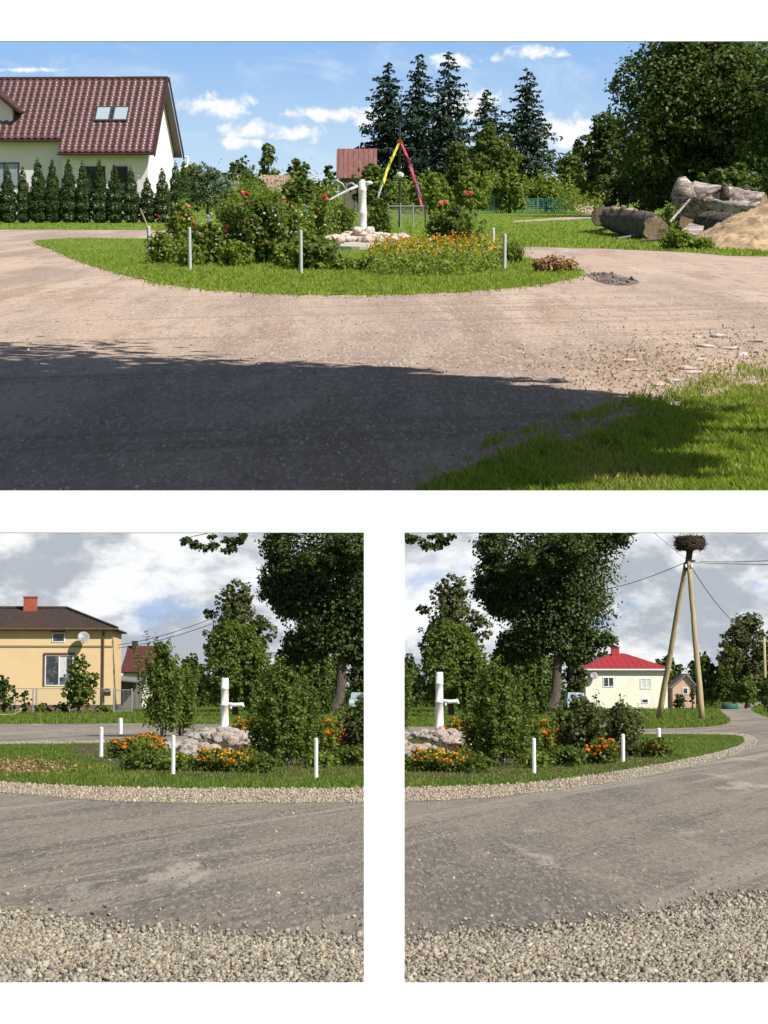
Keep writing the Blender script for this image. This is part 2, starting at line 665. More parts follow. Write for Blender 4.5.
# ------------------------------------------------------------------ all materials
matte('board_white', (0.92, 0.92, 0.92), rough=0.8, spec=0.05)
matte('upper_dirt', (0.46, 0.345, 0.27), [
    (0.55, 0.46, 0.62, (0.31, 0.24, 0.195), (0.7, 0.08, 1), 0.9),
    (1.0, 0.50, 0.70, (0.54, 0.42, 0.335), (1, 0.10, 1), 0.7),
    (1.5, 0.52, 0.66, (0.28, 0.205, 0.155), (1.2, 0.06, 1), 0.75, 'n', 1.2),
    (0.9, 0.54, 0.66, (0.30, 0.21, 0.15), (1, 0.12, 1), 0.7),
    (5.0, 0.52, 0.68, (0.27, 0.205, 0.165), (1, 0.12, 1), 0.65),
    (26.0, 0.50, 0.64, (0.62, 0.50, 0.41), (1, 0.15, 1), 0.5),
    (30.0, 0.57, 0.67, (0.20, 0.155, 0.13), (1, 0.15, 1), 0.5)], rough=0.97, spec=0.08, bump=(24, 0.7, 0.6))
matte('near_soil', (0.20, 0.18, 0.07), [(2.0, 0.45, 0.62, (0.13, 0.18, 0.03), (1, 0.3, 1)), (8, 0.5, 0.65, (0.30, 0.24, 0.15), (1, 0.3, 1), 0.8)], rough=0.95, spec=0.1, bump=(18, 0.8, 0.6))
matte('lawn_soil', (0.13, 0.20, 0.026), [
    (0.7, 0.40, 0.65, (0.18, 0.26, 0.038), (1, 0.3, 1)), (3.5, 0.45, 0.7, (0.085, 0.14, 0.02), (1, 0.3, 1)),
    (1.6, 0.58, 0.75, (0.20, 0.18, 0.07), (1, 0.3, 1), 0.7), (20, 0.5, 0.7, (0.14, 0.22, 0.04), (1, 0.4, 1), 0.6)], rough=0.95, spec=0.1, bump=(18, 0.8, 0.6))
matte('bed_soil', (0.135, 0.095, 0.065), [(6, 0.45, 0.65, (0.085, 0.06, 0.042)), (28, 0.5, 0.7, (0.17, 0.135, 0.10))], bump=(25, 0.8, 0.15))
matte('puddle_mud', (0.25, 0.19, 0.15), [(2.2, 0.42, 0.60, (0.075, 0.06, 0.05), (1, .25, 1)), (20, 0.5, 0.65, (0.2, 0.17, 0.15), (1, .3, 1), .5)], rough=0.8, spec=0.25, bump=(20, 0.8, 0.5))
matte('road_dust', (0.30, 0.255, 0.205), [
    (0.45, 0.42, 0.60, (0.190, 0.166, 0.142), (0.8, 0.16, 1), 0.9),
    (1.0, 0.50, 0.66, (0.42, 0.365, 0.295), (1.5, 0.05, 1), 0.85, 'n', 0.36),
    (1.3, 0.52, 0.68, (0.150, 0.134, 0.117), (2.2, 0.05, 1), 0.8, 'n', 0.33),
    (3.2, 0.52, 0.70, (0.165, 0.146, 0.126), (1.6, 0.08, 1), 0.45, 'n', 0.4),
    (0.9, 0.62, 0.68, (0.52, 0.46, 0.38), (0.7, 0.16, 1), 0.8),
    (9.0, 0.47, 0.66, (0.36, 0.305, 0.245), (1, 0.14, 1), 0.45),
    (30.0, 0.50, 0.64, (0.46, 0.40, 0.32), (1, 0.13, 1), 0.65),
    (36.0, 0.54, 0.66, (0.085, 0.075, 0.063), (1, 0.13, 1), 0.65)], rough=0.95, spec=0.1, bump=(40, 0.8, 0.05))
matte('ring_gravel', (0.33, 0.285, 0.22), [
    (14, 0.0, 0.35, (0.46, 0.41, 0.33), (1, 0.5, 1), 0.9, 'v'), (17, 0.75, 0.95, (0.16, 0.14, 0.12), (1, 0.5, 1), 0.9, 'v'),
    (2, 0.5, 0.7, (0.24, 0.20, 0.16), (1, .3, 1), 0.7)], rough=0.95, bump=(22, 0.9, 0.05))
matte('gravel_bed', (0.12, 0.10, 0.08), [(20, 0.45, 0.65, (0.06, 0.052, 0.043))], rough=0.95)
leafy('grass_sun', (0.18, 0.26, 0.022), (0.32, 0.41, 0.055), 0.38, 0.6, 0.15, c3=(0.36, 0.33, 0.12), patchy=(1.1, (0.36, 0.32, 0.12), 0.6))
leafy('grass_deep', (0.088, 0.150, 0.016), (0.19, 0.265, 0.036), 0.34, 0.6, 0.15, c3=(0.28, 0.24, 0.09), patchy=(0.9, (0.26, 0.23, 0.08), 0.55))
leafy('leaf_dark', (0.042, 0.074, 0.014), (0.120, 0.165, 0.032), 0.34)
leafy('leaf_oak', (0.034, 0.056, 0.015), (0.098, 0.132, 0.034), 0.28)
leafy('leaf_mid', (0.070, 0.115, 0.019), (0.165, 0.215, 0.040), 0.36)
leafy('leaf_light', (0.115, 0.175, 0.024), (0.25, 0.31, 0.055), 0.38)
leafy('leaf_olive', (0.062, 0.078, 0.024), (0.14, 0.155, 0.050), 0.30)
leafy('leaf_blue', (0.085, 0.135, 0.070), (0.16, 0.22, 0.115), 0.30)
leafy('needle_spruce', (0.016, 0.036, 0.022), (0.044, 0.078, 0.042), 0.12, 0.6)
leafy('needle_thuja', (0.024, 0.056, 0.009), (0.070, 0.125, 0.022), 0.18, 0.6)
leafy('leaf_dry', (0.25, 0.15, 0.07), (0.42, 0.28, 0.15), 0.2)
leafy('petal_yellow', (0.62, 0.36, 0.015), (0.75, 0.50, 0.04), 0.25)
leafy('petal_orange', (0.62, 0.15, 0.008), (0.75, 0.30, 0.015), 0.25)
leafy('petal_red', (0.32, 0.012, 0.015), (0.50, 0.03, 0.03), 0.2)
leafy('petal_rose', (0.50, 0.07, 0.09), (0.62, 0.14, 0.14), 0.25)
leafy('petal_salmon', (0.62, 0.20, 0.13), (0.75, 0.32, 0.22), 0.25)
leafy('petal_blue', (0.22, 0.28, 0.50), (0.45, 0.48, 0.66), 0.25)
leafy('petal_white', (0.65, 0.65, 0.62), (0.8, 0.8, 0.78), 0.25)
matte('bark_brown', (0.12, 0.09, 0.065), [(3, 0.45, 0.65, (0.05, 0.038, 0.028), (1, 1, 0.25)), (10, 0.5, 0.7, (0.2, 0.16, 0.12), (1, 1, 0.3), 0.6)], bump=(9, 0.9, 0.12))
matte('bark_grey', (0.115, 0.09, 0.072), [(3, 0.45, 0.65, (0.08, 0.062, 0.05), (1, 1, 0.25)), (10, 0.5, 0.7, (0.27, 0.23, 0.19), (1, 1, 0.3), 0.6)], bump=(9, 0.9, 0.12))
matte('bark_log', (0.13, 0.105, 0.085), [(4, 0.46, 0.58, (0.035, 0.027, 0.022)), (11, 0.50, 0.62, (0.27, 0.23, 0.19), (1, 1, 1), 0.8), (16, 0.54, 0.64, (0.025, 0.02, 0.017), (1, 1, 1), 0.8)], bump=(9, 1.0, 2.5))
matte('wood_pale', (0.46, 0.40, 0.36), [(0.9, 0.42, 0.58, (0.24, 0.18, 0.15), (0.35, 1, 1), .9), (7, 0.48, 0.62, (0.64, 0.59, 0.55), (0.15, 1, 1), 0.8), (6.0, 0.54, 0.62, (0.09, 0.065, 0.05), (0.15, 1, 1), 0.9)], bump=(5, 1.0, 2.0))
matte('wood_cut', (0.25, 0.175, 0.115), [(2, 0.40, 0.60, (0.13, 0.09, 0.06)), (9, 0.5, 0.7, (0.36, 0.27, 0.18)), (4, 0.58, 0.66, (0.07, 0.05, 0.04))], bump=(9, 0.5, 0.1))
matte('wood_pole', (0.46, 0.36, 0.20), [(2.0, 0.45, 0.65, (0.34, 0.26, 0.14), (3, 3, 0.3)), (5, 0.55, 0.72, (0.20, 0.15, 0.09), (3, 3, 0.2), 0.7)])
matte('wood_old', (0.20, 0.175, 0.15), [(2.0, 0.45, 0.65, (0.12, 0.10, 0.085), (3, 3, 0.3))])
matte('sand', (0.60, 0.43, 0.25), [(1.0, 0.45, 0.62, (0.42, 0.285, 0.16)), (4, 0.53, 0.66, (0.22, 0.15, 0.09), (1, 1, 1), 0.8), (20, 0.5, 0.7, (0.62, 0.49, 0.33), (1, 1, 1), 0.6)], bump=(5, 0.8, 1.5))
matte('roof_tile', (0.125, 0.058, 0.054), [(0.35, 0.48, 0.66, (0.085, 0.045, 0.042), (1, 1, .5), .7), (0.8, 0.45, 0.7, (0.098, 0.046, 0.044)), (5.0, 0.5, 0.7, (0.16, 0.082, 0.078), (1, 1, 1), 0.5)], rough=0.36, spec=0.6)
matte('roof_trim', (0.055, 0.028, 0.025), [(2, .5, .7, (0.08, 0.04, 0.035))], rough=0.5, spec=0.4)
matte('roof_brown', (0.060, 0.040, 0.032), [(3, .45, .7, (0.085, 0.06, 0.048)), (14, .5, .7, (0.04, 0.028, 0.023))], rough=0.6, spec=0.3, bump=(8, .4, .03))
matte('roof_maroon', (0.10, 0.032, 0.030), [(3, .45, .7, (0.13, 0.05, 0.045), (6, 1, 1))], rough=0.55, spec=0.35)
matte('roof_shed', (0.20, 0.085, 0.075), [(1.2, .45, .7, (0.27, 0.14, 0.125), (4, 1, 1)), (5, .5, .7, (0.15, 0.06, 0.055), (3, 1, .4), .7)], rough=0.5, spec=0.35)
matte('roof_tan', (0.36, 0.24, 0.19), [(1.2, .45, .7, (0.30, 0.19, 0.155), (4, 1, 1))], rough=0.7)
matte('roof_red', (0.36, 0.038, 0.042), [(2, .45, .7, (0.30, 0.030, 0.034), (6, 1, 1))], rough=0.5, spec=0.35)
matte('roof_grey', (0.22, 0.20, 0.19), [(2, .45, .7, (0.15, 0.135, 0.13), (6, 1, 1))], rough=0.7)
matte('wall_cream', (0.82, 0.785, 0.78), [(0.5, .45, .7, (0.76, 0.73, 0.72)), (9, .5, .75, (0.66, 0.63, 0.57), (1, 1, .4), .35)], bump=(30, .3, .02))
matte('wall_white', (0.80, 0.76, 0.64), [(0.7, .45, .7, (0.70, 0.66, 0.56), (1, 1, .5)), (6, .6, .75, (0.50, 0.46, 0.40), (1, 1, .35), .5)], bump=(30, .3, .02))
matte('wall_yellow', (0.72, 0.52, 0.29), [(0.5, .45, .7, (0.67, 0.48, 0.265)), (9, .5, .75, (0.63, 0.45, 0.245), (1, 1, .4), .4)], bump=(30, .3, .02))
matte('wall_band', (0.22, 0.19, 0.10))
matte('wall_pink', (0.56, 0.38, 0.29), [(0.7, .45, .7, (0.48, 0.33, 0.26))])
matte('plinth', (0.13, 0.07, 0.06), [(3, .45, .7, (0.18, 0.10, 0.085))])
matte('brick_red', (0.42, 0.12, 0.065), [(7, .0, .5, (0.33, 0.085, 0.05), (1, 1, 2.5), 1, 'v'), (20, .55, .7, (0.45, 0.30, 0.24), (1, 1, 2), .5)], bump=(14, .5, .02))
matte('pvc_white', (0.80, 0.80, 0.79), rough=0.4, spec=0.4)
matte('paint_white', (0.80, 0.80, 0.77), [(3, .50, .68, (0.60, 0.57, 0.50), (1, 1, .3), .6), (9, .60, .68, (0.32, 0.24, 0.17), (1, 1, .4), .6)], rough=0.5, spec=0.35)
matte('post_white', (0.76, 0.76, 0.72), [(7, .52, .66, (0.50, 0.47, 0.40), (1, 1, .4), .7)], rough=0.6)
matte('post_grey', (0.50, 0.52, 0.53), [(9, .5, .75, (0.38, 0.40, 0.41), (1, 1, .4), .8)], rough=0.7)
glassy('glass')
matte('glass_sky', (0.30, 0.36, 0.42), [(0.4, .45, .6, (0.42, 0.48, 0.54))], rough=0.1, spec=0.6)
matte('glass_plain', (0.36, 0.42, 0.48), rough=0.15, spec=0.5)
matte('curtain', (0.62, 0.62, 0.60), [(6, .45, .65, (0.42, 0.42, 0.41), (4, 1, .2))])
matte('steel_grey', (0.36, 0.37, 0.38), [(5, .5, .7, (0.28, 0.28, 0.28))], rough=0.5, spec=0.4, metal=0.3)
matte('steel_dark', (0.05, 0.05, 0.055), rough=0.5, spec=0.4)
matte('rust_brown', (0.14, 0.075, 0.045), [(5, .45, .7, (0.08, 0.045, 0.03))], rough=0.8)
matte('dish_grey', (0.25, 0.255, 0.26), rough=0.45, spec=0.4)
matte('mailbox_black', (0.035, 0.035, 0.038), rough=0.45, spec=0.4)
matte('ribbon_yellow', (0.72, 0.66, 0.06), rough=0.6)
matte('ribbon_red', (0.50, 0.06, 0.10), rough=0.6)
matte('ribbon_white', (0.70, 0.70, 0.64), rough=0.6)
matte('ribbon_violet', (0.16, 0.09, 0.20), rough=0.6)
matte('net_green', (0.06, 0.22, 0.16), rough=0.7)
matte('tank_teal', (0.03, 0.115, 0.095), rough=0.5)
matte('car_teal', (0.34, 0.48, 0.47), rough=0.3, spec=0.5)
matte('tyre_black', (0.02, 0.02, 0.02), rough=0.8)
matte('nest_twig', (0.055, 0.036, 0.024), [(9, .45, .65, (0.10, 0.07, 0.05))], rough=0.95)
matte('concrete', (0.46, 0.42, 0.36), [(2, .45, .7, (0.38, 0.34, 0.29)), (12, .5, .7, (0.52, 0.48, 0.42), (1, 1, 1), .6)], bump=(14, .6, .05))
matte('rock_tan', (0.56, 0.45, 0.36), [(3, .45, .7, (0.36, 0.27, 0.21)), (11, .5, .7, (0.60, 0.51, 0.42), (1, 1, 1), .7)], bump=(9, .8, .1))
matte('rock_pink', (0.60, 0.47, 0.39), [(3, .45, .7, (0.40, 0.27, 0.22)), (11, .5, .7, (0.60, 0.47, 0.40), (1, 1, 1), .7)], bump=(9, .8, .1))
matte('rock_grey', (0.50, 0.46, 0.42), [(3, .45, .7, (0.30, 0.27, 0.25)), (11, .5, .7, (0.52, 0.49, 0.45), (1, 1, 1), .7)], bump=(9, .8, .1))
pebbly('gravel_mix', [(0.43, 0.355, 0.245), (0.25, 0.22, 0.175), (0.56, 0.48, 0.35), (0.10, 0.087, 0.07), (0.40, 0.31, 0.20), (0.30, 0.27, 0.225), (0.48, 0.42, 0.32), (0.15, 0.13, 0.105), (0.52, 0.46, 0.36), (0.11, 0.097, 0.08)])
pebbly('gravel_fine', [(0.50, 0.40, 0.27), (0.32, 0.26, 0.185), (0.58, 0.48, 0.34), (0.20, 0.165, 0.125)])
pebbly('stone_path', [(0.48, 0.40, 0.33), (0.35, 0.29, 0.25), (0.58, 0.50, 0.43), (0.22, 0.19, 0.17)])
M = MATS

# ------------------------------------------------------------------ the white board with its three openings
def board():
    lean = R(30)                                   # leans back like a board on an easel
    nrm = Vector((0, -math.cos(lean), math.sin(lean)))
    p0 = Vector((0, 5.9, EYE + 0.089 * 5.9))

    def pt(px, py, off):
        d = LOW.ray(px, py)
        k = (p0 - LOW.o).dot(nrm) / d.dot(nrm)
        return LOW.o + d * k - nrm * off
    xs = [-420, -230, 364, 404.3, 1000, 1190]
    ys = [-110, 41, 490.7, 532.3, 982.6, 1110]
    hole = {(0 + 1, 1), (2, 1), (3, 1), (1, 3), (3, 3)}
    V, Fc, idx = [], [], {}

    def vi(i, j, k):
        if (i, j, k) not in idx:
            idx[(i, j, k)] = len(V)
            V.append(tuple(pt(xs[i], ys[j], 0.004 * k)))
        return idx[(i, j, k)]
    solid = lambda i, j: 0 <= i < 5 and 0 <= j < 5 and (i, j) not in hole
    for i in range(5):
        for j in range(5):
            if not solid(i, j):
                continue
            Fc.append((vi(i, j, 0), vi(i, j + 1, 0), vi(i + 1, j + 1, 0), vi(i + 1, j, 0)))
            Fc.append((vi(i, j, 1), vi(i + 1, j, 1), vi(i + 1, j + 1, 1), vi(i, j + 1, 1)))
            for (di, dj, a, b) in ((-1, 0, (i, j), (i, j + 1)), (1, 0, (i + 1, j), (i + 1, j + 1)), (0, -1, (i, j), (i + 1, j)), (0, 1, (i, j + 1), (i + 1, j + 1))):
                if not solid(i + di, j + dj):
                    Fc.append((vi(*a, 0), vi(*b, 0), vi(*b, 1), vi(*a, 1)))
    me = MB().add(V, Fc).mesh('white_board', M['board_white'])
    o = link('white_board', me)
    tag(o, 'plain white board with one wide opening above two smaller openings', 'board')


board()

# ------------------------------------------------------------------ lower place: ground, road, gravel, lawn
me = MB().add([(-4000, -30, 0), (4000, -30, 0), (4000, 9000, 0), (-4000, 9000, 0)], [(0, 1, 2, 3)]).mesh('ground', M['lawn_soil'])
struct('ground', me, LOW)
ISL = [(-120, 772), (-60, 777), (0, 782), (60, 785.5), (130, 788), (250, 789), (364, 788.5), (404, 788), (520, 784), (600, 774), (690, 758.5), (738, 746), (744, 740), (736, 735.6), (690, 734.3), (600, 735), (420, 739), (250, 741), (60, 744), (-120, 748)]
RING = [(-130, 786), (0, 793), (80, 800), (160, 803), (260, 803.5), (364, 803), (410, 802.5), (500, 797), (600, 785), (690, 767), (745, 751), (758, 741), (750, 735.2), (735, 733.3), (690, 732.6), (500, 736), (250, 739), (0, 742), (-130, 744)]
ROAD = [(-900, 1000), (-420, 860), (-300, 760), (-200, 727), (-60, 724.6), (60, 724), (150, 723.5), (400, 726.5), (560, 728.2), (640, 728.8), (690, 727.8), (722, 725), (730, 720), (722, 713), (722, 708), (738, 703.5), (757, 700.5), (775, 698.2), (800, 697.6), (790, 699.5), (765, 703.5), (752, 707.5), (756, 713), (790, 722), (900, 730), (1200, 760), (1500, 1000), (900, 1100), (300, 1150), (-300, 1100)]
me, road_pl = patch('dirt_road', LOW, ROAD, 0.004, M['road_dust'], 5)
struct('dirt_road', me, LOW)
me, ring_pl = patch('gravel_ring', LOW, RING, 0.008, M['ring_gravel'], 5, 0.06)
struct('gravel_ring', me, LOW)
me, isl_pl = patch('island_lawn', LOW, ISL, 0.014, M['lawn_soil'], 5, 0.05)
struct('island_lawn', me, LOW)
NEARG = [(-300, 905), (-60, 909), (0, 916), (60, 926), (130, 936), (200, 942), (290, 945), (364, 946), (404, 944.5), (500, 938), (600, 926), (680, 912), (768, 896), (880, 885), (1100, 900), (1200, 1060), (384, 1090), (-300, 1060)]
me, near_pl = patch('gravel_verge', LOW, NEARG, 0.010, M['gravel_bed'], 4, 0.02)
struct('gravel_verge', me, LOW)
rng = np.random.default_rng(5)
P = np.concatenate([sample_px(rng, LOW, near_pl, 46000, (-60, 893, 830, 960)), sample_px(rng, LOW, near_pl, 26000, (-60, 940, 830, 1010))])
P[:, 1] += rng.normal(size=len(P)) * np.where(rng.random(len(P)) < 0.12, 0.7, 0.3)
P[:, 2] = 0.012
big = rng.random(len(P)) < 0.08
o = link('coarse_gravel', stones_mesh('coarse_gravel', rng, P[big], 0.018, M['gravel_mix'], 0.65), place=LOW)
tag(o, 'larger stones strewn over the pale gravel at the near road edge', 'gravel', kind='stuff')
o = link('gravel', stones_mesh('gravel', rng, P[~big], 0.0112, M['gravel_mix'], 0.75), place=LOW)
tag(o, 'loose pale angular gravel along the near edge of the grey road', 'gravel', kind='stuff')
P = sample_px(rng, LOW, ring_pl, 60000, (-20, 731, 790, 806))
P = P[~in_poly(P[:, 0], P[:, 1], isl_pl)]
P[:, 2] = 0.010
o = link('fine_gravel', stones_mesh('fine_gravel', rng, P, 0.017, M['gravel_fine'], 0.6), place=LOW)
tag(o, 'narrow band of brown fine gravel around the planted lawn island', 'gravel', kind='stuff')
P = sample_px(rng, LOW, road_pl, 650, (-20, 800, 790, 950))
P = P[~in_poly(P[:, 0], P[:, 1], ring_pl)]
P[:, 2] = 0.003
o = link('road_pebbles', stones_mesh('road_pebbles', rng, P, 0.011, M['gravel_fine'], 0.6), place=LOW)
tag(o, 'small scattered pebbles lying on the grey dirt road', 'pebbles', kind='stuff')
P = sample_px(rng, LOW, isl_pl, 100000, (-20, 731, 790, 792))
nz = np.sin(P[:, 0] * 1.3) * np.sin(P[:, 1] * 0.31) + rng.normal(size=len(P)) * 0.5
P = P[nz > -0.75]
P[:, 2] = 0.01
o = link('island_grass', leaf_mesh('island_grass', blades_at(rng, P, 0.060, 0.018), M['grass_deep']), place=LOW)
tag(o, 'short green grass on the rounded island inside the road bend', 'grass', kind='stuff')
# uncut grass of the far verge, between the back road and the houses
P = []
for box in ((-20, 706, 400, 725), (380, 703, 790, 730)):
    q = ground_xy(LOW, rng.uniform(box[0], box[2], 45000), rng.uniform(box[1], box[3], 45000))
    q = q[~in_poly(q[:, 0], q[:, 1], road_pl)]
    P.append(q)
P = np.concatenate(P)
P[:, 2] = 0
o = link('verge_grass', leaf_mesh('verge_grass', blades_at(rng, P, 0.15, 0.042), M['grass_deep']), place=LOW)
tag(o, 'longer green grass of the verge beyond the back road', 'grass', kind='stuff')

# ------------------------------------------------------------------ upper place: ground, lawns, dirt
c = [UPP.g(-170, 503), UPP.g(940, 503), UPP.g(2400, 197.3), UPP.g(-1600, 197.3)]
mb = MB()
mb.slab([c[0], c[1], c[2], c[3]], 0.06)
struct('dirt_ground', mb.mesh('dirt_ground', M['upper_dirt']), UPP)
UIS = [(36, 241), (55, 251), (100, 268), (150, 281.5), (220, 290.5), (300, 294.5), (390, 294.5), (470, 291), (540, 284.5), (576, 278), (581, 272), (560, 264), (520, 258), (450, 252), (380, 248), (300, 244), (180, 239.8), (90, 238.4)]
me, uis_pl = patch('round_lawn', UPP, UIS, 0.012, M['lawn_soil'], 9, 0.12)
struct('round_lawn', me, UPP)
ULW = [(-330, 229.0), (0, 229.6), (150, 230), (300, 234.5), (400, 240.5), (480, 245.5), (600, 248.5), (690, 252.5), (730, 256), (900, 258), (1900, 197.9), (-1500, 197.9)]
me, ulw_pl = patch('back_lawn', UPP, ULW, 0.008, M['lawn_soil'], 1)
struct('back_lawn', me, UPP)
UNG = [(900, 366), (800, 382), (768, 389), (742, 388), (715, 399), (690, 402), (672, 411), (645, 415), (622, 427), (600, 432), (570, 445), (545, 447), (520, 459), (495, 464), (470, 483), (440, 510), (900, 512)]
me, ung_pl = patch('near_lawn', UPP, UNG, 0.010, M['near_soil'], 4, 0.04)
struct('near_lawn', me, UPP)
me, trk = patch('grass_track', UPP, [(598, 216), (650, 215), (640, 209), (600, 205.6), (560, 205.2), (572, 208.5)], 0.014, M['upper_dirt'], 3)
struct('grass_track', me, UPP)
me, trk2 = patch('worn_path', UPP, [(520, 222), (575, 219.6), (605, 217), (590, 215.6), (545, 219), (515, 221)], 0.013, M['upper_dirt'], 3)
struct('worn_path', me, UPP)
me, mud = patch('muddy_hollow', UPP, [(588, 276), (596, 281), (612, 285), (630, 285), (640, 282), (628, 278), (612, 274), (596, 272.5)], 0.006, M['puddle_mud'], 4, 0.05)
struct('muddy_hollow', me, UPP)
rng = np.random.default_rng(8)
P = sample_px(rng, UPP, uis_pl, 110000, (20, 237, 600, 297))
P[:, :2] += rng.normal(size=(len(P), 2)) * np.array([0.06, 0.55])
o = link('lawn_grass', leaf_mesh('lawn_grass', blades_at(rng, P, 0.065, 0.020), M['grass_sun']), place=UPP)
tag(o, 'bright mown grass round the flower island in the upper view', 'grass', kind='stuff')
P = sample_px(rng, UPP, ulw_pl, 60000, (-20, 206, 790, 258))
P = P[~in_poly(P[:, 0], P[:, 1], trk)]
P = P[~in_poly(P[:, 0], P[:, 1], trk2)]
o = link('back_grass', leaf_mesh('back_grass', blades_at(rng, P, 0.10, 0.05), M['grass_sun']), place=UPP)
tag(o, 'sunny grass running back beneath the spruces and the logs', 'grass', kind='stuff')
P = sample_px(rng, UPP, ung_pl, 75000, (400, 370, 800, 512))
dens = rng.random(len(P))
X = rng.uniform(420, 800, 42000)
Y = rng.uniform(355, 500, 42000)
Q = ground_xy(UPP, X, Y)
edge = ground_xy(UPP, X, Y + 26)
nz = np.sin(X * 0.11 + np.sin(Y * 0.21) * 2) + np.sin(X * 0.043 + Y * 0.17) + rng.normal(size=len(X)) * 0.7
Q = Q[in_poly(edge[:, 0], edge[:, 1], ung_pl) & (nz > 0.75)]
edge = ground_xy(UPP, X, Y + 11)
Q2 = ground_xy(UPP, X, Y)
Q2 = Q2[in_poly(edge[:, 0], edge[:, 1], ung_pl) & (nz > -0.55)]
P = np.concatenate([P, Q, Q2])
nz = np.sin(P[:, 0] * 7 + np.sin(P[:, 1] * 1.9) * 2) * np.sin(P[:, 1] * 2.3 + P[:, 0] * 3)
P = P[(nz < 0.55) | (rng.random(len(P)) < 0.25)]
P[:, 2] = 0
o = link('corner_grass', leaf_mesh('corner_grass', blades_at(rng, P, 0.058, 0.009), M['grass_sun']), place=UPP)
tag(o, 'long bright grass in the near right corner of the upper view', 'grass', kind='stuff')
# weeds creeping from the corner grass onto the dirt
X = rng.uniform(560, 800, 2600)
Y = rng.uniform(330, 420, 2600)
P = ground_xy(UPP, X, Y)
nz = np.sin(P[:, 0] * 5.1 + 1) * np.sin(P[:, 1] * 2.3) + (Y - 330) / 60 + (X - 620) / 260
P = P[(nz > 1.55)]
P[:, 2] = 0
o = link('straggling_grass', leaf_mesh('straggling_grass', blades_at(rng, P, 0.05, 0.010), M['grass_sun']), place=UPP)
tag(o, 'thin straggling grass tufts on the dirt beside the lawn corner', 'grass', kind='stuff')
P = ground_xy(UPP, rng.uniform(-20, 790, 5200), rng.uniform(296, 500, 5200))
P[:, 2] = 0.0
o = link('dirt_pebbles', stones_mesh('dirt_pebbles', rng, P, 0.010, M['stone_path'], 0.6), place=UPP)
tag(o, 'small pebbles and clods scattered over the sunlit dirt', 'pebbles', kind='stuff')
P = ground_xy(UPP, rng.uniform(586, 642, 60), rng.uniform(273, 286, 60))
P = P[in_poly(P[:, 0], P[:, 1], mud)]
P[:, 2] = 0.02
o = link('mud_clods', stones_mesh('mud_clods', rng, P, 0.035, M['puddle_mud'], 0.4), place=UPP)
tag(o, 'dark wet clods in the muddy hollow beside the lawn tip', 'mud', kind='stuff')
X, Y = rng.uniform(590, 790, 700), rng.uniform(326, 388, 700)
P = ground_xy(UPP, X, Y)
nz = np.sin(X * .05 + Y * .2) + np.sin(X * .13 - Y * .11) + (X - 690) / 90 + rng.normal(size=len(X)) * .6
P = P[nz > .7]
P[:, 2] = 0
o = link('rubble', stones_mesh('rubble', rng, P, 0.02, M['stone_path'], 0.3), place=UPP)
tag(o, 'scattered stone chips and rubble on the dirt beside the near lawn corner', 'rubble', kind='stuff')
P = ground_xy(UPP, rng.normal(665, 70, 1500), rng.normal(365, 17, 1500))
P[:, 2] = rng.uniform(.005, .02, len(P))
o = link('leaf_litter', leaf_mesh('leaf_litter', quads(rng, P, .035 * rng.uniform(.5, 1.4, len(P)), .5), M['leaf_dry']), place=UPP)
tag(o, 'dry leaf litter and straw on the dirt beside the near lawn corner', 'leaf litter', kind='stuff')
# flat stones half sunk in the dirt by the lawn corner
FS = [(660, 385, 17, 3.5), (672, 381, 12, 3), (686, 369, 14, 3), (694, 373, 11, 2.5), (700, 360, 10, 2.5), (718, 337, 15, 3), (706, 347, 13, 3), (733, 349, 11, 2.5), (742, 355, 10, 2.5), (697, 337, 9, 2), (755, 342, 12, 2.5), (640, 371, 9, 2), (628, 361, 10, 2)]
for i, (px, py, wpx, hpx) in enumerate(FS):
    p = UPP.g(px, py)
    dpx = F / p.y
    V, Fc = rock_mesh(300 + i, wpx / dpx / 2 * 1.25, (1.0, 1.6, 0.30))
    o = link('flat_stone', MB().add(V, Fc).mesh('flat_stone', M['rock_grey' if i % 3 else 'rock_tan']), place=UPP, loc=(p.x, p.y, 0.01), rotz=i * 0.7)
    tag(o, 'flat pale stone half sunk in the dirt beside the near lawn corner', 'stone', 'flat stones sunk in the dirt')

# ------------------------------------------------------------------ builders for vegetation
def auto_blobs(seed, w, z0, z1, k=9, depth=None, top=0.55):
    """uneven crown of ellipsoids filling width w between heights z0 and z1"""
    rg = random.Random(seed)
    h = z1 - z0
    dep = depth or w * 0.8
    out = [(0, 0, z0 + h * 0.46, w * 0.26, dep * 0.28, h * 0.36)]
    k = int(k * 1.7)
    for i in range(k):
        t = (i + 0.5) / k
        z = z0 + h * (0.14 + 0.74 * t)
        env = math.sin(math.pi * min(1, 0.22 + 0.70 * t)) ** 0.7
        if t > 0.8:
            env *= top + 0.3
        a = i * 2.4 + rg.uniform(-.5, .5)
        rr = w * rg.uniform(0.09, 0.20)
        ex = max(0.0, (env * w * 0.5 - rr) * rg.uniform(0.6, 1.12))
        ez = max(0.06 * h, min(rr * rg.uniform(.7, 1.1), h * 0.25))
        out.append((math.cos(a) * ex, math.sin(a) * ex * dep / w, min(max(z, z0 + ez * 0.8), z1 - ez * 0.9), rr, rr * dep / w, ez))
    return out


def keep_for(place, loc, lim):
    """leaves stay on their own side of the divide between the two lower views"""
    if lim is None:
        return None
    L = np.array(loc)

    def f(P):
        X = P[:, 0] + L[0]
        return X < -0.004 * L[1] * 0.2 if lim < 0 else X > 0.004 * L[1] * 0.2
    return f


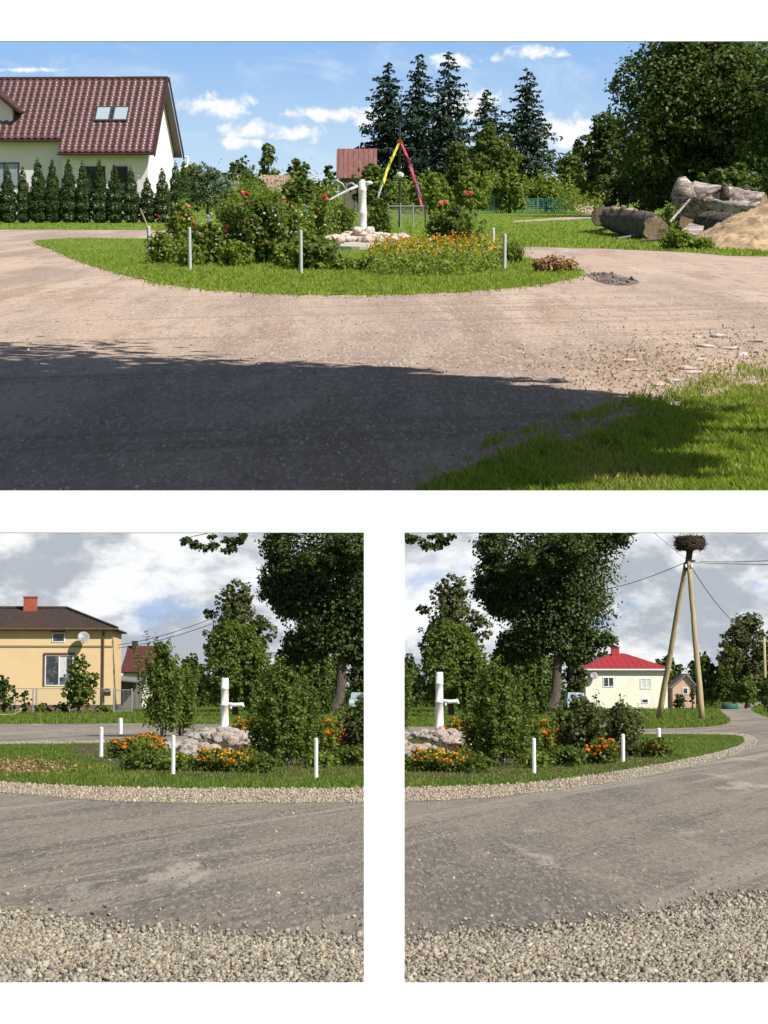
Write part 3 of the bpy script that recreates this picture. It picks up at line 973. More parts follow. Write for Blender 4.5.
def tree(name, label, cat, place, px, dep, w_px, top, bot, leafm, n, leaf, seed, bark='bark_brown', trunk_px=None, group=None, k=9, keep=None, clump=0.22, hidden_trunk=False, depth=None, shell=(0.45, 1.0), blobs=None, aspect=0.65):
    base = place.at(px, 600, dep)
    base.z = 0
    ppm = F / dep
    z1 = place.at(px, top, dep).z
    z0 = max(0.05, place.at(px, bot, dep).z)
    t = thing(name, label, cat, place, base, 0, group)
    bl = blobs or auto_blobs(seed, w_px / ppm, z0, z1, k, depth)
    kf = keep_for(place, base, keep)
    link('crown', crown('crown', seed, bl, n, leaf, M[leafm], kf, clump, shell, aspect=aspect), t)
    r0 = (trunk_px / ppm / 2) if trunk_px else max(0.06, (z1 - z0) * 0.022)
    mb = branchy(seed, z1 * 0.86, r0, 7, w_px / ppm * 0.36, zlo=max(0.25, min(0.6, z0 / z1 + 0.08)))
    if keep is not None:
        lim = keep
        vv = np.array(mb.v)
        vv[:, 0] = np.minimum(vv[:, 0] + base.x, -0.05) - base.x if lim < 0 else np.maximum(vv[:, 0] + base.x, 0.05) - base.x
        mb.v = [tuple(q) for q in vv]
    link('trunk', mb.mesh('trunk', M[bark], True), t)
    return t


def spruce_mesh(seed, h, r, n_per=26):
    rng = np.random.default_rng(seed)
    C, S, O = [], [], []
    z = h * 0.04
    while z < h * 0.985:
        t = z / h
        L = r * (1 - t) ** 0.78 * rng.uniform(0.62, 1.15) + 0.05 * r
        nb = max(5, int(12 * (1 - t) + 5))
        a0 = rng.random() * 6.28
        for b in range(nb):
            a = a0 + 6.28 * b / nb + rng.normal() * 0.2
            z_b = z + rng.normal() * h * 0.011
            l = L * rng.uniform(0.5, 1.2)
            m = max(4, int(n_per * l / r))
            q = rng.random(m) ** 0.75
            dz = -(0.30 + 0.35 * rng.random()) * l * q + 0.25 * l * q ** 3
            sp = rng.normal(size=m) * 0.13 * l * (1.1 - 0.6 * q)
            x = np.cos(a) * l * q - np.sin(a) * sp
            y = np.sin(a) * l * q + np.cos(a) * sp
            zz = z_b + dz - np.abs(rng.normal(size=m)) * 0.05 * l
            C.append(np.stack([x, y, zz], 1))
            o = np.stack([np.cos(a) * np.ones(m), np.sin(a) * np.ones(m), 0.6 * np.ones(m)], 1)
            O.append(o)
            S.append(np.full(m, 0.095 * r) * rng.uniform(.6, 1.3, m))
        z += h * 0.026 * rng.uniform(0.75, 1.3)
    C, S, O = np.concatenate(C), np.concatenate(S), np.concatenate(O)
    O /= np.linalg.norm(O, axis=1, keepdims=True)
    return leaf_mesh('needles', quads(rng, C, S, 0.42, O, 0.35, 0.8), M['needle_spruce'])


def flower_ball(rng, c, r, m, k=16):
    """one bloom: petals set round a centre"""
    dr = rng.normal(size=(k, 3))
    dr /= np.linalg.norm(dr, axis=1, keepdims=True)
    P = np.array(c) + dr * r * 0.6 * np.array([1, 1, 0.7])
    return quads(rng, P, np.full(k, r * 1.0), 0.85, dr, 0.8)


def plant(name, label, cat, place, px, base_y, top, w_px, leafm, n, leaf, seed, flowers=(), group=None, lim=None, upright=0.0, k=7, stems=6, dep=None, z0=0.02, clump=0.2, aspect=0.55, mass=(), shell=(0.35, 1.0), wide_top=0.55, depth=None, stalk=0.45):
    """herbaceous plant or bush: leaf mass, stems and single blooms; flowers = [(px, py, r_px, material)]; mass = [(count, r_px, material, zfrac)]"""
    base = place.g(px, base_y) if dep is None else place.at(px, 600, dep)
    base.z = 0
    dep = base.y
    ppm = F / dep
    z1 = place.at(px, top, dep).z
    w = w_px / ppm
    t = thing(name, label, cat, place, base, 0, group)
    rng = np.random.default_rng(seed)
    bl = auto_blobs(seed, w, z0, z1 * 0.97, k, depth or w, wide_top)
    kf = keep_for(place, base, lim)
    nst = int(n * stalk)
    P, o = cloud_pts(rng, bl, n - nst, clump, shell, 7)
    if nst > 20:
        ns = max(7, int(w * (depth or w) / 0.035)) if w < 1.2 else max(20, int(w * (depth or w) / 0.06))
        ns = min(ns, 90)
        ang, rad = rng.random(ns) * 6.283, np.sqrt(rng.random(ns)) * 0.5
        sx_, sy_ = np.cos(ang) * rad * w, np.sin(ang) * rad * (depth or w)
        hs = z1 * (1.0 - 1.3 * rad ** 2.2) * rng.uniform(0.72, 1.04, ns)
        ix = rng.integers(0, ns, nst)
        tt = rng.uniform(0.08, 1.0, nst) ** 0.8
        jit = rng.normal(size=(nst, 3)) * (leaf * (1.05 - 0.65 * tt))[:, None]
        lean_ = rng.normal(size=(ns, 2)) * 0.10
        Q = np.stack([sx_[ix] * (0.75 + 0.25 * tt) + lean_[ix, 0] * tt * hs[ix], sy_[ix] * (0.75 + 0.25 * tt) + lean_[ix, 1] * tt * hs[ix], hs[ix] * tt], 1) + jit
        oq = jit / (np.linalg.norm(jit, axis=1, keepdims=True) + 1e-9)
        P, o = np.concatenate([P, Q]), np.concatenate([o, oq])
        n = len(P)
    ok = P[:, 2] > 0.01
    if kf is not None:
        ok &= kf(P)
    P, o = P[ok], o[ok]
    link('foliage', leaf_mesh('foliage', quads(rng, P, leaf * rng.uniform(.5, 1.4, len(P)), aspect, o, 0.4, -upright), M[leafm]), t)
    if stems:
        mb = MB()
        rg = random.Random(seed)
        for i in range(stems):
            a = rg.random() * 6.28
            e = w * 0.36 * rg.random()
            q = Vector((math.cos(a) * e, math.sin(a) * e, z1 * rg.uniform(0.6, 0.92)))
            if lim is not None and not kf(np.array([q]))[0]:
                q.x *= 0.1
            mb.tube([(q.x * 0.25, q.y * 0.25, 0), (q.x * 0.7, q.y * 0.7, q.z * 0.5), q], [0.014 + 0.004 * z1, 0.011, 0.005], 5)
        link('stem', mb.mesh('stem', M['bark_brown' if z1 > 1.6 else 'leaf_mid']), t)
    for (fx, fy, fr, fm) in flowers:
        c = place.at(fx, fy, dep - w * 0.35) - base
        link('flower', leaf_mesh('flower', flower_ball(rng, (0, 0, 0), fr / ppm, fm, 22), M[fm]), t, loc=tuple(c))
    for (cnt, fr, fm, zf) in mass:
        Q, _ = cloud_pts(rng, bl, cnt * 3, 0.2, (0.75, 1.1), 1)
        Q = Q[(Q[:, 2] > z1 * zf)]
        if kf is not None:
            Q = Q[kf(Q)]
        Q = Q[:cnt]
        if len(Q):
            V = np.concatenate([flower_ball(rng, q, fr / ppm * rng.uniform(.7, 1.3), fm, 9) for q in Q])
            f = link('flowers', leaf_mesh('flowers', V, M[fm]), t)
            f['kind'] = 'stuff'
    return t


def post(place, px, base_y, top, m, label, wpx=4.0, lean=0.0):
    p = place.g(px, base_y)
    ppm = F / p.y
    h = place.at(px, top, p.y).z
    r = wpx / ppm / 2
    mb = MB()
    mb.tube([(0, 0, -0.02), (lean * h * 0.5, 0, h * 0.5), (lean * h, 0, h - r * 0.4), (lean * h, 0, h)], [r, r * 0.97, r * 0.95, r * 0.55], 8)
    o = link('garden_post', mb.mesh('garden_post', M[m]), place=place, loc=p)
    return tag(o, label, 'post', 'short white posts round the flower island')


ROCKS = {}


def rock(place, x, y, z, r, kind, seed, label, group, sq=(1.1, 0.9, 0.7)):
    key = (seed % 6, kind)
    if key not in ROCKS:
        V, Fc = rock_mesh(50 + seed % 6, 1.0, sq)
        ROCKS[key] = MB().add(V, Fc).mesh('boulder', M[kind])
    o = link('boulder', ROCKS[key], place=place, loc=(x, y, z), rotz=seed * 1.3, scale=r)
    return tag(o, label, 'stone', group)


# ================================================================== UPPER PLACE
U = UPP
# ------------------------------------------------------------------ house on the left
def tiled(mb, x0, x1, fz, s0, s1, dirn, origin, step=0.5, colw=0.42):
    """pan-tile relief over a slope: x runs along the eave, s up the slope (unit vector dirn from origin)"""
    n = Vector((0, -dirn.z, dirn.y))
    nx = max(2, int((x1 - x0) / colw * 6))
    rows = max(1, int(round((s1 - s0) / step)))
    V, Fc = [], []
    lines = []
    for r_ in range(rows):
        for e in (0.0, 0.5, 0.9):
            lines.append((s0 + (s1 - s0) * (r_ + e) / rows, 0.11 * (1 - e)))
    lines.append((s1, 0.0))
    for (s_, off) in lines:
        for i in range(nx + 1):
            x = x0 + (x1 - x0) * i / nx
            hh = 0.085 * (0.5 + 0.5 * math.sin(2 * math.pi * x / colw)) + off + 0.02
            p = Vector(origin) + dirn * s_ + n * hh
            V.append((x, p.y, p.z))
    for j in range(len(lines) - 1):
        for i in range(nx):
            a = j * (nx + 1) + i
            Fc.append((a, a + 1, a + nx + 2, a + nx + 1))
    mb.add(V, Fc)


def window(parent, c, wdt, hgt, m_frame, m_glass, mull=1, face='-y', label=None, depth=0.06):
    """framed window whose panes sit back in the frame; lies in the plane facing -y at c"""
    fr = MB()
    b = 0.07
    fr.box((0, 0, hgt / 2 - b / 2), (wdt, depth, b)).box((0, 0, -hgt / 2 + b / 2), (wdt, depth, b))
    fr.box((-wdt / 2 + b / 2, 0, 0), (b, depth, hgt - 2 * b)).box((wdt / 2 - b / 2, 0, 0), (b, depth, hgt - 2 * b))
    for i in range(mull):
        fr.box((-wdt / 2 + wdt * (i + 1) / (mull + 1), 0, 0), (b, depth * 0.8, hgt - 2 * b))
    f = link('window', fr.mesh('window', M[m_frame]), parent, loc=c)
    g = MB().box((0, 0.012, 0), (wdt - 2 * b + 0.01, 0.012, hgt - 2 * b + 0.01))
    link('pane', g.mesh('pane', M[m_glass]), f)
    return f


def upper_house():
    dep = 125.0
    base = U.at(152, 400, dep)
    base.z = 0
    t = thing('house', 'cream house with a steep maroon tiled roof behind the thuja hedge', 'house', U, base, R(-4))
    k = 0.93
    yr, zr = 4.6, 8.85
    nrm_len = math.sqrt(1 + k * k)
    up = Vector((0, 1 / nrm_len, k / nrm_len))
    zroof = lambda y: zr - k * abs(yr - y)
    # walls
    mb = MB()
    zl, zrr = zroof(0.9) - 0.12, zroof(0.0) - 0.12
    V = [(-15, 0.9, 0), (-5.35, 0.9, 0), (-5.35, 0.9, zl), (-15, 0.9, zl)]
    mb.add(V, [(0, 1, 2, 3)])
    mb.add([(-5.35, 0.9, 0), (-5.35, 0, 0), (-5.35, 0, zrr), (-5.35, 0.9, zl)], [(0, 1, 2, 3)])
    mb.add([(-5.35, 0, 0), (0, 0, 0), (0, 0, zrr), (-5.35, 0, zrr)], [(0, 1, 2, 3)])
    mb.add([(0, 0, 0), (0, 9.2, 0), (0, 9.2, zrr), (0, yr, zr - 0.12), (0, 0, zrr)], [(0, 1, 2, 3, 4)])
    mb.add([(0, 9.2, 0), (-15, 9.2, 0), (-15, 9.2, zrr), (0, 9.2, zrr)], [(0, 1, 2, 3)])
    mb.add([(-15, 9.2, 0), (-15, 0.9, 0), (-15, 0.9, zl), (-15, yr, zr - 0.12), (-15, 9.2, zrr)], [(0, 1, 2, 3, 4)])
    link('wall', mb.mesh('wall', M['wall_cream']), t)
    # roof
    mb = MB()
    sl_full = (yr + 0.5) * nrm_len
    org = (0, -0.5, zroof(-0.5))
    tiled(mb, -5.45, 0.5, 0, 0, sl_full, up, org)
    s_l = 0.9 * nrm_len
    tiled(mb, -15.4, -5.45, 0, s_l, sl_full, up, org)
    roof = link('roof', mb.mesh('roof', M['roof_tile'], True), t)
    mb = MB()
    mb.slab([(0.5, yr, zr), (0.5, 9.7, zroof(9.7)), (-15.4, 9.7, zroof(9.7)), (-15.4, yr, zr)], 0.1)
    link('back_slope', mb.mesh('back_slope', M['roof_tile']), roof)
    mb = MB()
    mb.tube([(-15.4, yr, zr + 0.06), (0.52, yr, zr + 0.06)], 0.13, 8)
    link('ridge_cap', mb.mesh('ridge_cap', M['roof_trim']), roof)
    mb = MB()
    for y0, y1 in ((-0.5, yr), (9.7, yr)):
        a, b = Vector((0.53, y0, zroof(y0) - 0.06)), Vector((0.53, y1, zroof(y1) - 0.02))
        mb.slab([a + Vector((0.04, 0, 0.14)), a + Vector((0.04, 0, -0.14)), b + Vector((0.04, 0, -0.14)), b + Vector((0.04, 0, 0.14))], 0.08)
    link('verge_board', mb.mesh('verge_board', M['roof_trim']), roof)
    mb = MB()
    mb.slab([(-5.45, -0.46, zroof(-0.5) - 0.04), (0.5, -0.46, zroof(-0.5) - 0.04), (0.5, yr, zr - 0.06), (-5.45, yr, zr - 0.06)], 0.06)
    mb.slab([(-15.4, 0.44, zroof(0.4) - 0.04), (-5.46, 0.44, zroof(0.4) - 0.04), (-5.46, yr, zr - 0.06), (-15.4, yr, zr - 0.06)], 0.06)
    link('soffit', mb.mesh('soffit', M['roof_trim']), roof)
    # gutters and pipes
    mb = MB()
    mb.tube([(-5.5, -0.57, zroof(-0.5) - 0.02), (0.5, -0.57, zroof(-0.5) - 0.02)], 0.085, 8)
    mb.tube([(-15.4, 0.34, zroof(0.4) - 0.02), (-5.55, 0.34, zroof(0.4) - 0.02)], 0.085, 8)
    mb.tube([(-5.42, 0.78, zl + 0.3), (-5.42, 0.84, zl - 0.2), (-5.42, 0.84, 0.1)], 0.06, 8)
    link('gutter', mb.mesh('gutter', M['roof_trim']), t)
    mb = MB()
    mb.tube([(0.55, 9.75, zroof(9.7) + 0.02), (0.9, 9.75, zroof(9.7) - 0.05), (0.85, 9.5, zroof(9.7) - 0.6), (0.12, 9.1, 3.2), (0.12, 9.1, 0.1)], 0.07, 8)
    link('downpipe', mb.mesh('downpipe', M['pvc_white']), t)
    # skylights lie in the slope
    for cx in (-3.12, -2.0):
        f = MB()
        yc = 2.05
        rot = Matrix.Rotation(math.atan(k), 3, 'X')
        c = Vector((0, 0, 0))
        for (ox, oy, sx_, sy_) in ((0, 0.62, 1.0, 0.12), (0, -0.62, 1.0, 0.12), (-0.45, 0, 0.1, 1.12), (0.45, 0, 0.1, 1.12)):
            f.box(rot @ Vector((ox, oy, 0.1)), (sx_, sy_, 0.2), rot)
        s = link('skylight', f.mesh('skylight', M['steel_dark']), t, loc=(cx, yc, zroof(yc) + 0.02))
        g = MB().box(rot @ Vector((0, 0, 0.17)), (0.81, 1.12, 0.05), rot)
        link('pane', g.mesh('pane', M['glass_plain']), s)
    # dormer at the left
    dm = MB()
    dm.prism([(-11.3, 1.5), (-8.75, 1.5), (-8.75, 4.2), (-11.3, 4.2)], 5.4, 6.9)
    dm.add([(-11.3, 1.5, 6.9), (-8.75, 1.5, 6.9), (-10.02, 1.5, 7.95)], [(0, 1, 2)])
    d_ = link('dormer', dm.mesh('dormer', M['wall_cream']), t)
    dr = MB()
    dr.slab([(-10.02, 1.0, 8.05), (-8.2, 1.0, 6.62), (-8.2, 4.6, 6.62), (-10.02, 4.6, 8.05)][::-1], 0.16)
    dr.slab([(-10.02, 1.0, 8.05), (-11.85, 1.0, 6.62), (-11.85, 4.6, 6.62), (-10.02, 4.6, 8.05)], 0.16)
    link('dormer_roof', dr.mesh('dormer_roof', M['roof_trim']), d_)
    window(t, (-9.2, 0.87, 2.85), 1.9, 1.5, 'steel_dark', 'glass_sky', 1)
    window(t, (-3.3, -0.03, 2.6), 1.3, 1.5, 'steel_dark', 'glass', 1)
    window(t, (-1.7, -0.03, 2.6), 0.9, 1.5, 'steel_dark', 'glass', 0)
    return t


upper_house()

# ------------------------------------------------------------------ thuja hedge: each conifer of the row
def thuja_mesh(seed):
    bl = [(0, 0, 0.35, .40, .40, .36), (0, 0, .85, .45, .45, .42), (0, 0, 1.4, .40, .40, .45), (0, 0, 1.95, .30, .30, .42), (0, 0, 2.45, .18, .18, .36), (0, 0, 2.82, .08, .08, .22)]
    rng = np.random.default_rng(seed)
    P, o = cloud_pts(rng, bl, 14000, 0.11, (0.62, 1.0), 5)
    return leaf_mesh('foliage', quads(rng, P, 0.068 * rng.uniform(.6, 1.4, len(P)), 0.5, o, 0.5, -1.8), M['needle_thuja'])


TH = [thuja_mesh(21), thuja_mesh(22), thuja_mesh(23)]
THX = [(-1, 178, 1.05), (14, 172, 0.95), (29, 172, 0.8), (44, 164, 1.0), (58, 166, .95), (74, 165, 1.0), (88, 167, .95), (104, 166, 1.0), (119, 170, .95), (135, 172, .95), (151, 182, .95), (166, 173, .9), (179, 167, .85), (187, 168, .8)]
NTH = ['leftmost', 'second', 'third', 'fourth', 'fifth', 'sixth', 'seventh', 'eighth', 'ninth', 'tenth', 'eleventh and shortest', 'twelfth', 'thirteenth', 'rightmost']
for i, (px, top, wf) in enumerate(THX):
    dep = 116 + (i > 11) * 4.5 * (i - 11)
    b = U.at(px, 400, dep)
    b.z = 0
    h = U.at(px, top, dep).z
    t = thing('thuja', f'{NTH[i]} slim dark thuja from the left in the hedge below the cream house', 'conifer', U, b, i * 1.7, 'slim thujas in the hedge', (wf * 1.30, wf * 1.30, h / 2.72))
    link('foliage', TH[i % 3], t)
    link('trunk', MB().tube([(0, 0, 0), (0, 0, 1.2), (0, 0, 2.4)], [.05, .04, .01], 6).mesh('trunk', M['bark_brown']), t)

# ------------------------------------------------------------------ spruces behind the garden
SPR = [(388, 61, 215, 27, 230, 'leftmost tall dark spruce of the row of three touching spruces'),
       (418, 53, 215, 26, 236, 'middle tall dark spruce of the row of three touching spruces'),
       (447, 50, 215, 27, 226, 'rightmost tall dark spruce of the row of three, with the highest tip'),
       (484, 86, 212, 22, 270, 'shorter thin topped spruce partly hidden behind a leafy tree'),
       (524, 67, 212, 27, 240, 'separate dark spruce with layered drooping boughs near the green net fence')]
for i, (px, top, by, hw, dep, lab) in enumerate(SPR):
    b = U.at(px, 400, dep)
    b.z = 0
    h = U.at(px, top, dep).z
    t = thing('spruce', lab, 'spruce', U, b, 0, 'dark spruces behind the garden')
    link('needles', spruce_mesh(60 + i, h, hw * 2.1 * dep / F, 56), t)
    link('trunk', MB().tube([(0, 0, 0), (0, 0, h * .5), (0, 0, h * 0.98)], [h * .014, h * .009, 0.02], 7).mesh('trunk', M['bark_brown']), t)

# ------------------------------------------------------------------ broadleaf trees and bushes of the upper place
tree('broadleaf_tree', 'huge dark broadleaf tree filling the right edge above the logs', 'tree', U, 694, 150, 236, 12, 206, 'leaf_dark', 62000, 0.34, 71, trunk_px=16, k=22, depth=14, clump=0.26)
tree('broadleaf_tree', 'second dark tree crown cut by the right edge behind the sand heap', 'tree', U, 800, 140, 190, 20, 206, 'leaf_dark', 20000, 0.36, 72, k=14, depth=9)
tree('broadleaf_tree', 'lower dark green tree at the left foot of the huge right tree', 'tree', U, 600, 172, 86, 112, 206, 'leaf_dark', 11000, 0.34, 73, k=11)
tree('broadleaf_tree', 'lone mid green tree in front of the spruces, left of the separate spruce', 'tree', U, 486, 205, 62, 116, 200, 'leaf_mid', 13000, 0.30, 74, k=10)
tree('broadleaf_tree', 'young green tree standing just left of the lone mid green tree', 'tree', U, 456, 176, 46, 140, 205, 'leaf_mid', 7600, 0.26, 75, k=8)
tree('broadleaf_tree', 'small bushy tree between the separate spruce and the big right tree', 'tree', U, 566, 210, 46, 150, 204, 'leaf_mid', 7200, 0.29, 76, k=8)
tree('bush', 'pale shrub at the right edge above the weathered log', 'bush', U, 764, 112, 48, 150, 204, 'leaf_olive', 2600, 0.25, 77, k=8)
OB = [(428, 172, 52, 'left of'), (468, 170, 50, 'under'), (506, 168, 46, 'right of'), (540, 172, 46, 'far right of')]
for i, (px, top, wd, rel) in enumerate(OB):
    tree('fruit_bush', f'light green fruit bush {rel} the lone mid green tree behind the garden', 'bush', U, px, 165 + 6 * i, wd, top, 211, 'leaf_light', 3000, 0.30, 80 + i, k=7, group='light green fruit bushes behind the garden')
tree('willow', 'blue green willow bush right of the cream house hedge', 'bush', U, 213, 158, 62, 163, 214, 'leaf_blue', 5200, 0.26, 90, k=9, aspect=0.4)
tree('broadleaf_tree', 'round dark tree on the skyline right of the blue green willow', 'tree', U, 240, 240, 42, 159, 205, 'leaf_dark', 2600, 0.45, 91, k=8)
tree('broadleaf_tree', 'tallest airy tree on the skyline above the tan roof', 'tree', U, 272, 300, 32, 136, 204, 'leaf_mid', 2000, 0.5, 92, k=8)
tree('broadleaf_tree', 'rounded green tree on the skyline left of the striped shed', 'tree', U, 301, 250, 40, 156, 204, 'leaf_mid', 2400, 0.45, 93, k=8)
tree('broadleaf_tree', 'low green tree on the skyline behind the willow', 'tree', U, 194, 270, 52, 164, 204, 'leaf_light', 2400, 0.5, 94, k=8)
tree('broadleaf_tree', 'faint small tree on the skyline left of the tallest airy tree', 'tree', U, 251, 330, 28, 152, 203, 'leaf_blue', 1200, 0.5, 95, k=7)
tree('broadleaf_tree', 'dark conifer like tree just behind the striped shed roof', 'tree', U, 331, 240, 24, 160, 204, 'leaf_dark', 1300, 0.4, 96, k=7)
tree('broadleaf_tree', 'low green trees edge under the tan roof house', 'tree', U, 258, 200, 56, 178, 206, 'leaf_mid', 2600, 0.36, 97, k=8)
tree('broadleaf_tree', 'bushy green tree in front of the striped shed', 'tree', U, 372, 150, 56, 164, 210, 'leaf_mid', 3600, 0.30, 98, k=8)
tree('broadleaf_tree', 'round green bush between tan roof house and striped shed', 'tree', U, 306, 165, 48, 176, 208, 'leaf_mid', 2800, 0.32, 99, k=8)
tree('bush', 'shadowy bush filling the gap beneath the huge right tree', 'bush', U, 640, 158, 110, 172, 212, 'leaf_dark', 5200, 0.34, 100, k=9)
tree('bush', 'green bush closing the gap at the left foot of the huge right tree', 'bush', U, 588, 190, 44, 176, 208, 'leaf_mid', 3600, 0.30, 102, k=7)
tree('bush', 'dark bush behind the weathered log at the right edge', 'bush', U, 720, 130, 120, 165, 216, 'leaf_dark', 5200, 0.30, 101, k=9)

rng = np.random.default_rng(43)
P = []
for (xa, xb, dd, ytop) in ((184, 345, 190, 176), (396, 600, 186, 172)):
    for i in range(int((xb - xa) / 4)):
        px = xa + 4 * i + rng.uniform(-3, 3)
        d1 = dd + rng.uniform(-8, 8)
        h = (1.6 + (195 - ytop) / F * d1) * rng.uniform(.6, 1.12)
        q = rng.normal(size=(170, 3)) * np.array([.45, .8, h * .27]) + np.array([(px - 384) * d1 / F, d1, h * .48])
        P.append(q)
P = np.concatenate(P)
P = P[P[:, 2] > 0.02]
o = link('orchard_thicket', leaf_mesh('orchard_thicket', quads(rng, P, .26 * rng.uniform(.6, 1.3, len(P)), .65), M['leaf_light']), place=U)
tag(o, 'soft green thicket of orchard growth closing the back of the upper view', 'thicket', kind='stuff')
# the tree beside the viewer that throws the shade over the near dirt (it stands to the right, outside the frame)
SHX, SHY = 5.1, 11.8
t = thing('shade_tree', 'broadleaf tree beside the viewer shading the near dirt', 'tree', U, (SHX, SHY, 0))
SH_BL = [(-4.6, 1.6, 6.8, 2.0, 5.6, 1.3), (-2.6, .8, 6.8, 1.9, 4.6, 1.3), (-1.2, -.2, 6.8, 1.4, 4.2, 1.2), (-.1, -.6, 6.7, 1.2, 2.9, 1.1), (-2.4, -3.6, 6.6, 2.2, 2.4, 1.2), (-.6, 2.6, 6.7, .9, 1.2, .9), (-5.0, -3.0, 6.8, 2.0, 2.6, 1.2), (.7, -.2, 6.6, .8, 1.2, .8), (.6, -2.6, 6.5, .8, .9, .6), (.9, -1.6, 6.5, .5, .7, .5), (.5, 1.0, 6.7, .8, 1.2, .8), (1.0, .3, 6.6, .8, 1.3, .8), (.1, 1.7, 6.7, 1.0, 1.5, .9), (-1.2, 2.6, 6.8, 1.4, 2.0, 1.0)]
link('crown', crown('crown', 111, SH_BL, 46000, 0.30, M['leaf_dark'], None, 0.3, (0.15, 1.0)), t)
link('trunk', branchy(5, 6.6, 0.24, 8, 2.6, 0.5).mesh('trunk', M['bark_brown'], True), t)

# ------------------------------------------------------------------ small buildings on the upper skyline
def gable_shed(px0, px1, top, eave, foot, dep, name, label, cat, roofm, wallm, depth=6.0):
    a, b = U.at(px0, 400, dep), U.at(px1, 400, dep)
    wdt = b.x - a.x
    zt, ze = U.at(px0, top, dep).z, U.at(px0, eave, dep).z
    t = thing(name, label, cat, U, ((a.x + b.x) / 2, dep, 0))
    mb = MB().prism([(-wdt / 2 + .25, 0.3), (wdt / 2 - .25, 0.3), (wdt / 2 - .25, depth - .3), (-wdt / 2 + .25, depth - .3)], 0, ze + 0.05)
    for x in (-wdt / 2 + .25, wdt / 2 - .25):
        mb.add([(x, 0.3, ze + .05), (x, depth - .3, ze + .05), (x, depth / 2, zt - .08)], [(0, 1, 2)])
    link('wall', mb.mesh('wall', M[wallm]), t)
    rb = MB()
    rb.slab([(-wdt / 2, -.15, ze), (wdt / 2, -.15, ze), (wdt / 2, depth / 2, zt), (-wdt / 2, depth / 2, zt)], 0.1)
    rb.slab([(-wdt / 2, depth + .15, ze), (-wdt / 2, depth / 2, zt), (wdt / 2, depth / 2, zt), (wdt / 2, depth + .15, ze)], 0.1)
    nr = max(4, int(wdt / 0.45))
    for i in range(nr):
        x = -wdt / 2 + wdt * (i + .5) / nr
        rb.slab([(x - .05, -.15, ze + .06), (x + .05, -.15, ze + .06), (x + .05, depth / 2, zt + .06), (x - .05, depth / 2, zt + .06)], 0.05)
    link('roof', rb.mesh('roof', M[roofm]), t)
    return t


gable_shed(337, 377, 148, 178, 205, 190, 'barn', 'old barn with a faded striped maroon roof left of the spruces', 'barn', 'roof_shed', 'wood_old')
gable_shed(262, 291, 175, 192, 205, 230, 'cottage', 'distant cottage with a pale tan roof among the skyline trees', 'house', 'roof_tan', 'wall_pink')
gable_shed(231, 241, 181, 197, 205, 215, 'hut', 'tiny grey hut beside the willow on the skyline', 'hut', 'roof_grey', 'wood_old', 3)

# ------------------------------------------------------------------ green net fence
a, b = U.at(478, 400, 176), U.at(563, 400, 182)
t = thing('garden_fence', 'low green net fence along the fruit bushes', 'fence', U, (a.x, a.y, 0))
L = Vector((b.x - a.x, b.y - a.y, 0))
nb = MB()
nl = 46
for i in range(nl + 1):
    p = L * (i / nl)
    nb.box((p.x, p.y, 0.65), (0.045, 0.02, 1.25))
for j in range(7):
    z = 0.1 + j * 0.19
    nb.slab([(0, 0.011, z), (L.x, L.y + 0.011, z), (L.x, L.y + 0.011, z + .045), (0, 0.011, z + .045)], 0.01)
link('net', nb.mesh('net', M['net_green']), t)
for i in range(7):
    p = L * (i / 6)
    link('post', MB().tube([(0, 0, 0), (0, 0, 1.5)], 0.045, 6).mesh('post', M['steel_grey']), t, loc=(p.x, p.y - 0.05, 0))

# ------------------------------------------------------------------ wayside cross with ribbons
dep = 100.0
b = U.at(399.5, 400, dep)
zz = lambda py: U.at(399, py, dep).z
xx = lambda px: (px - 399.5) * dep / F
t = thing('wayside_cross', 'tall dark metal wayside cross hung with yellow and red ribbons', 'cross', U, (b.x, dep, 0))
link('post', MB().tube([(0, 0, 0), (0, 0, zz(122))], [0.075, 0.05], 8).mesh('post', M['steel_dark']), t)
link('crossbar', MB().tube([(xx(384), 0, zz(148.3)), (xx(415), 0, zz(148.3))], 0.035, 8).mesh('crossbar', M['steel_dark']), t)


def ribbon(m, x0, y0, x1, y1, wdt, sag, off):
    mb = MB()
    pts = []
    for i in range(9):
        q = i / 8
        pts.append(Vector((xx(x0 + (x1 - x0) * q) + sag * math.sin(q * 3.1), -0.10 - off - 0.5 * q, zz(y0 + (y1 - y0) * q))))
    V, Fc = [], []
    for i, p in enumerate(pts):
        tw = 0.9 * math.sin(i * 1.3 + x1)
        s = Vector((math.cos(tw), math.sin(tw), 0)) * wdt / 2
        n_ = Vector((-math.sin(tw), math.cos(tw), 0)) * 0.008
        V += [p - s - n_, p + s - n_, p + s + n_, p - s + n_]
    for i in range(8):
        for k in range(4):
            Fc.append((i * 4 + k, i * 4 + (k + 1) % 4, i * 4 + 4 + (k + 1) % 4, i * 4 + 4 + k))
    mb.add(V, Fc)
    o = link('ribbon', mb.mesh('ribbon', M[m]), t)
    o['label'] = {'ribbon_yellow': 'bright yellow ribbon', 'ribbon_red': 'crimson ribbon', 'ribbon_white': 'off white ribbon', 'ribbon_violet': 'dark violet ribbon'}[m]


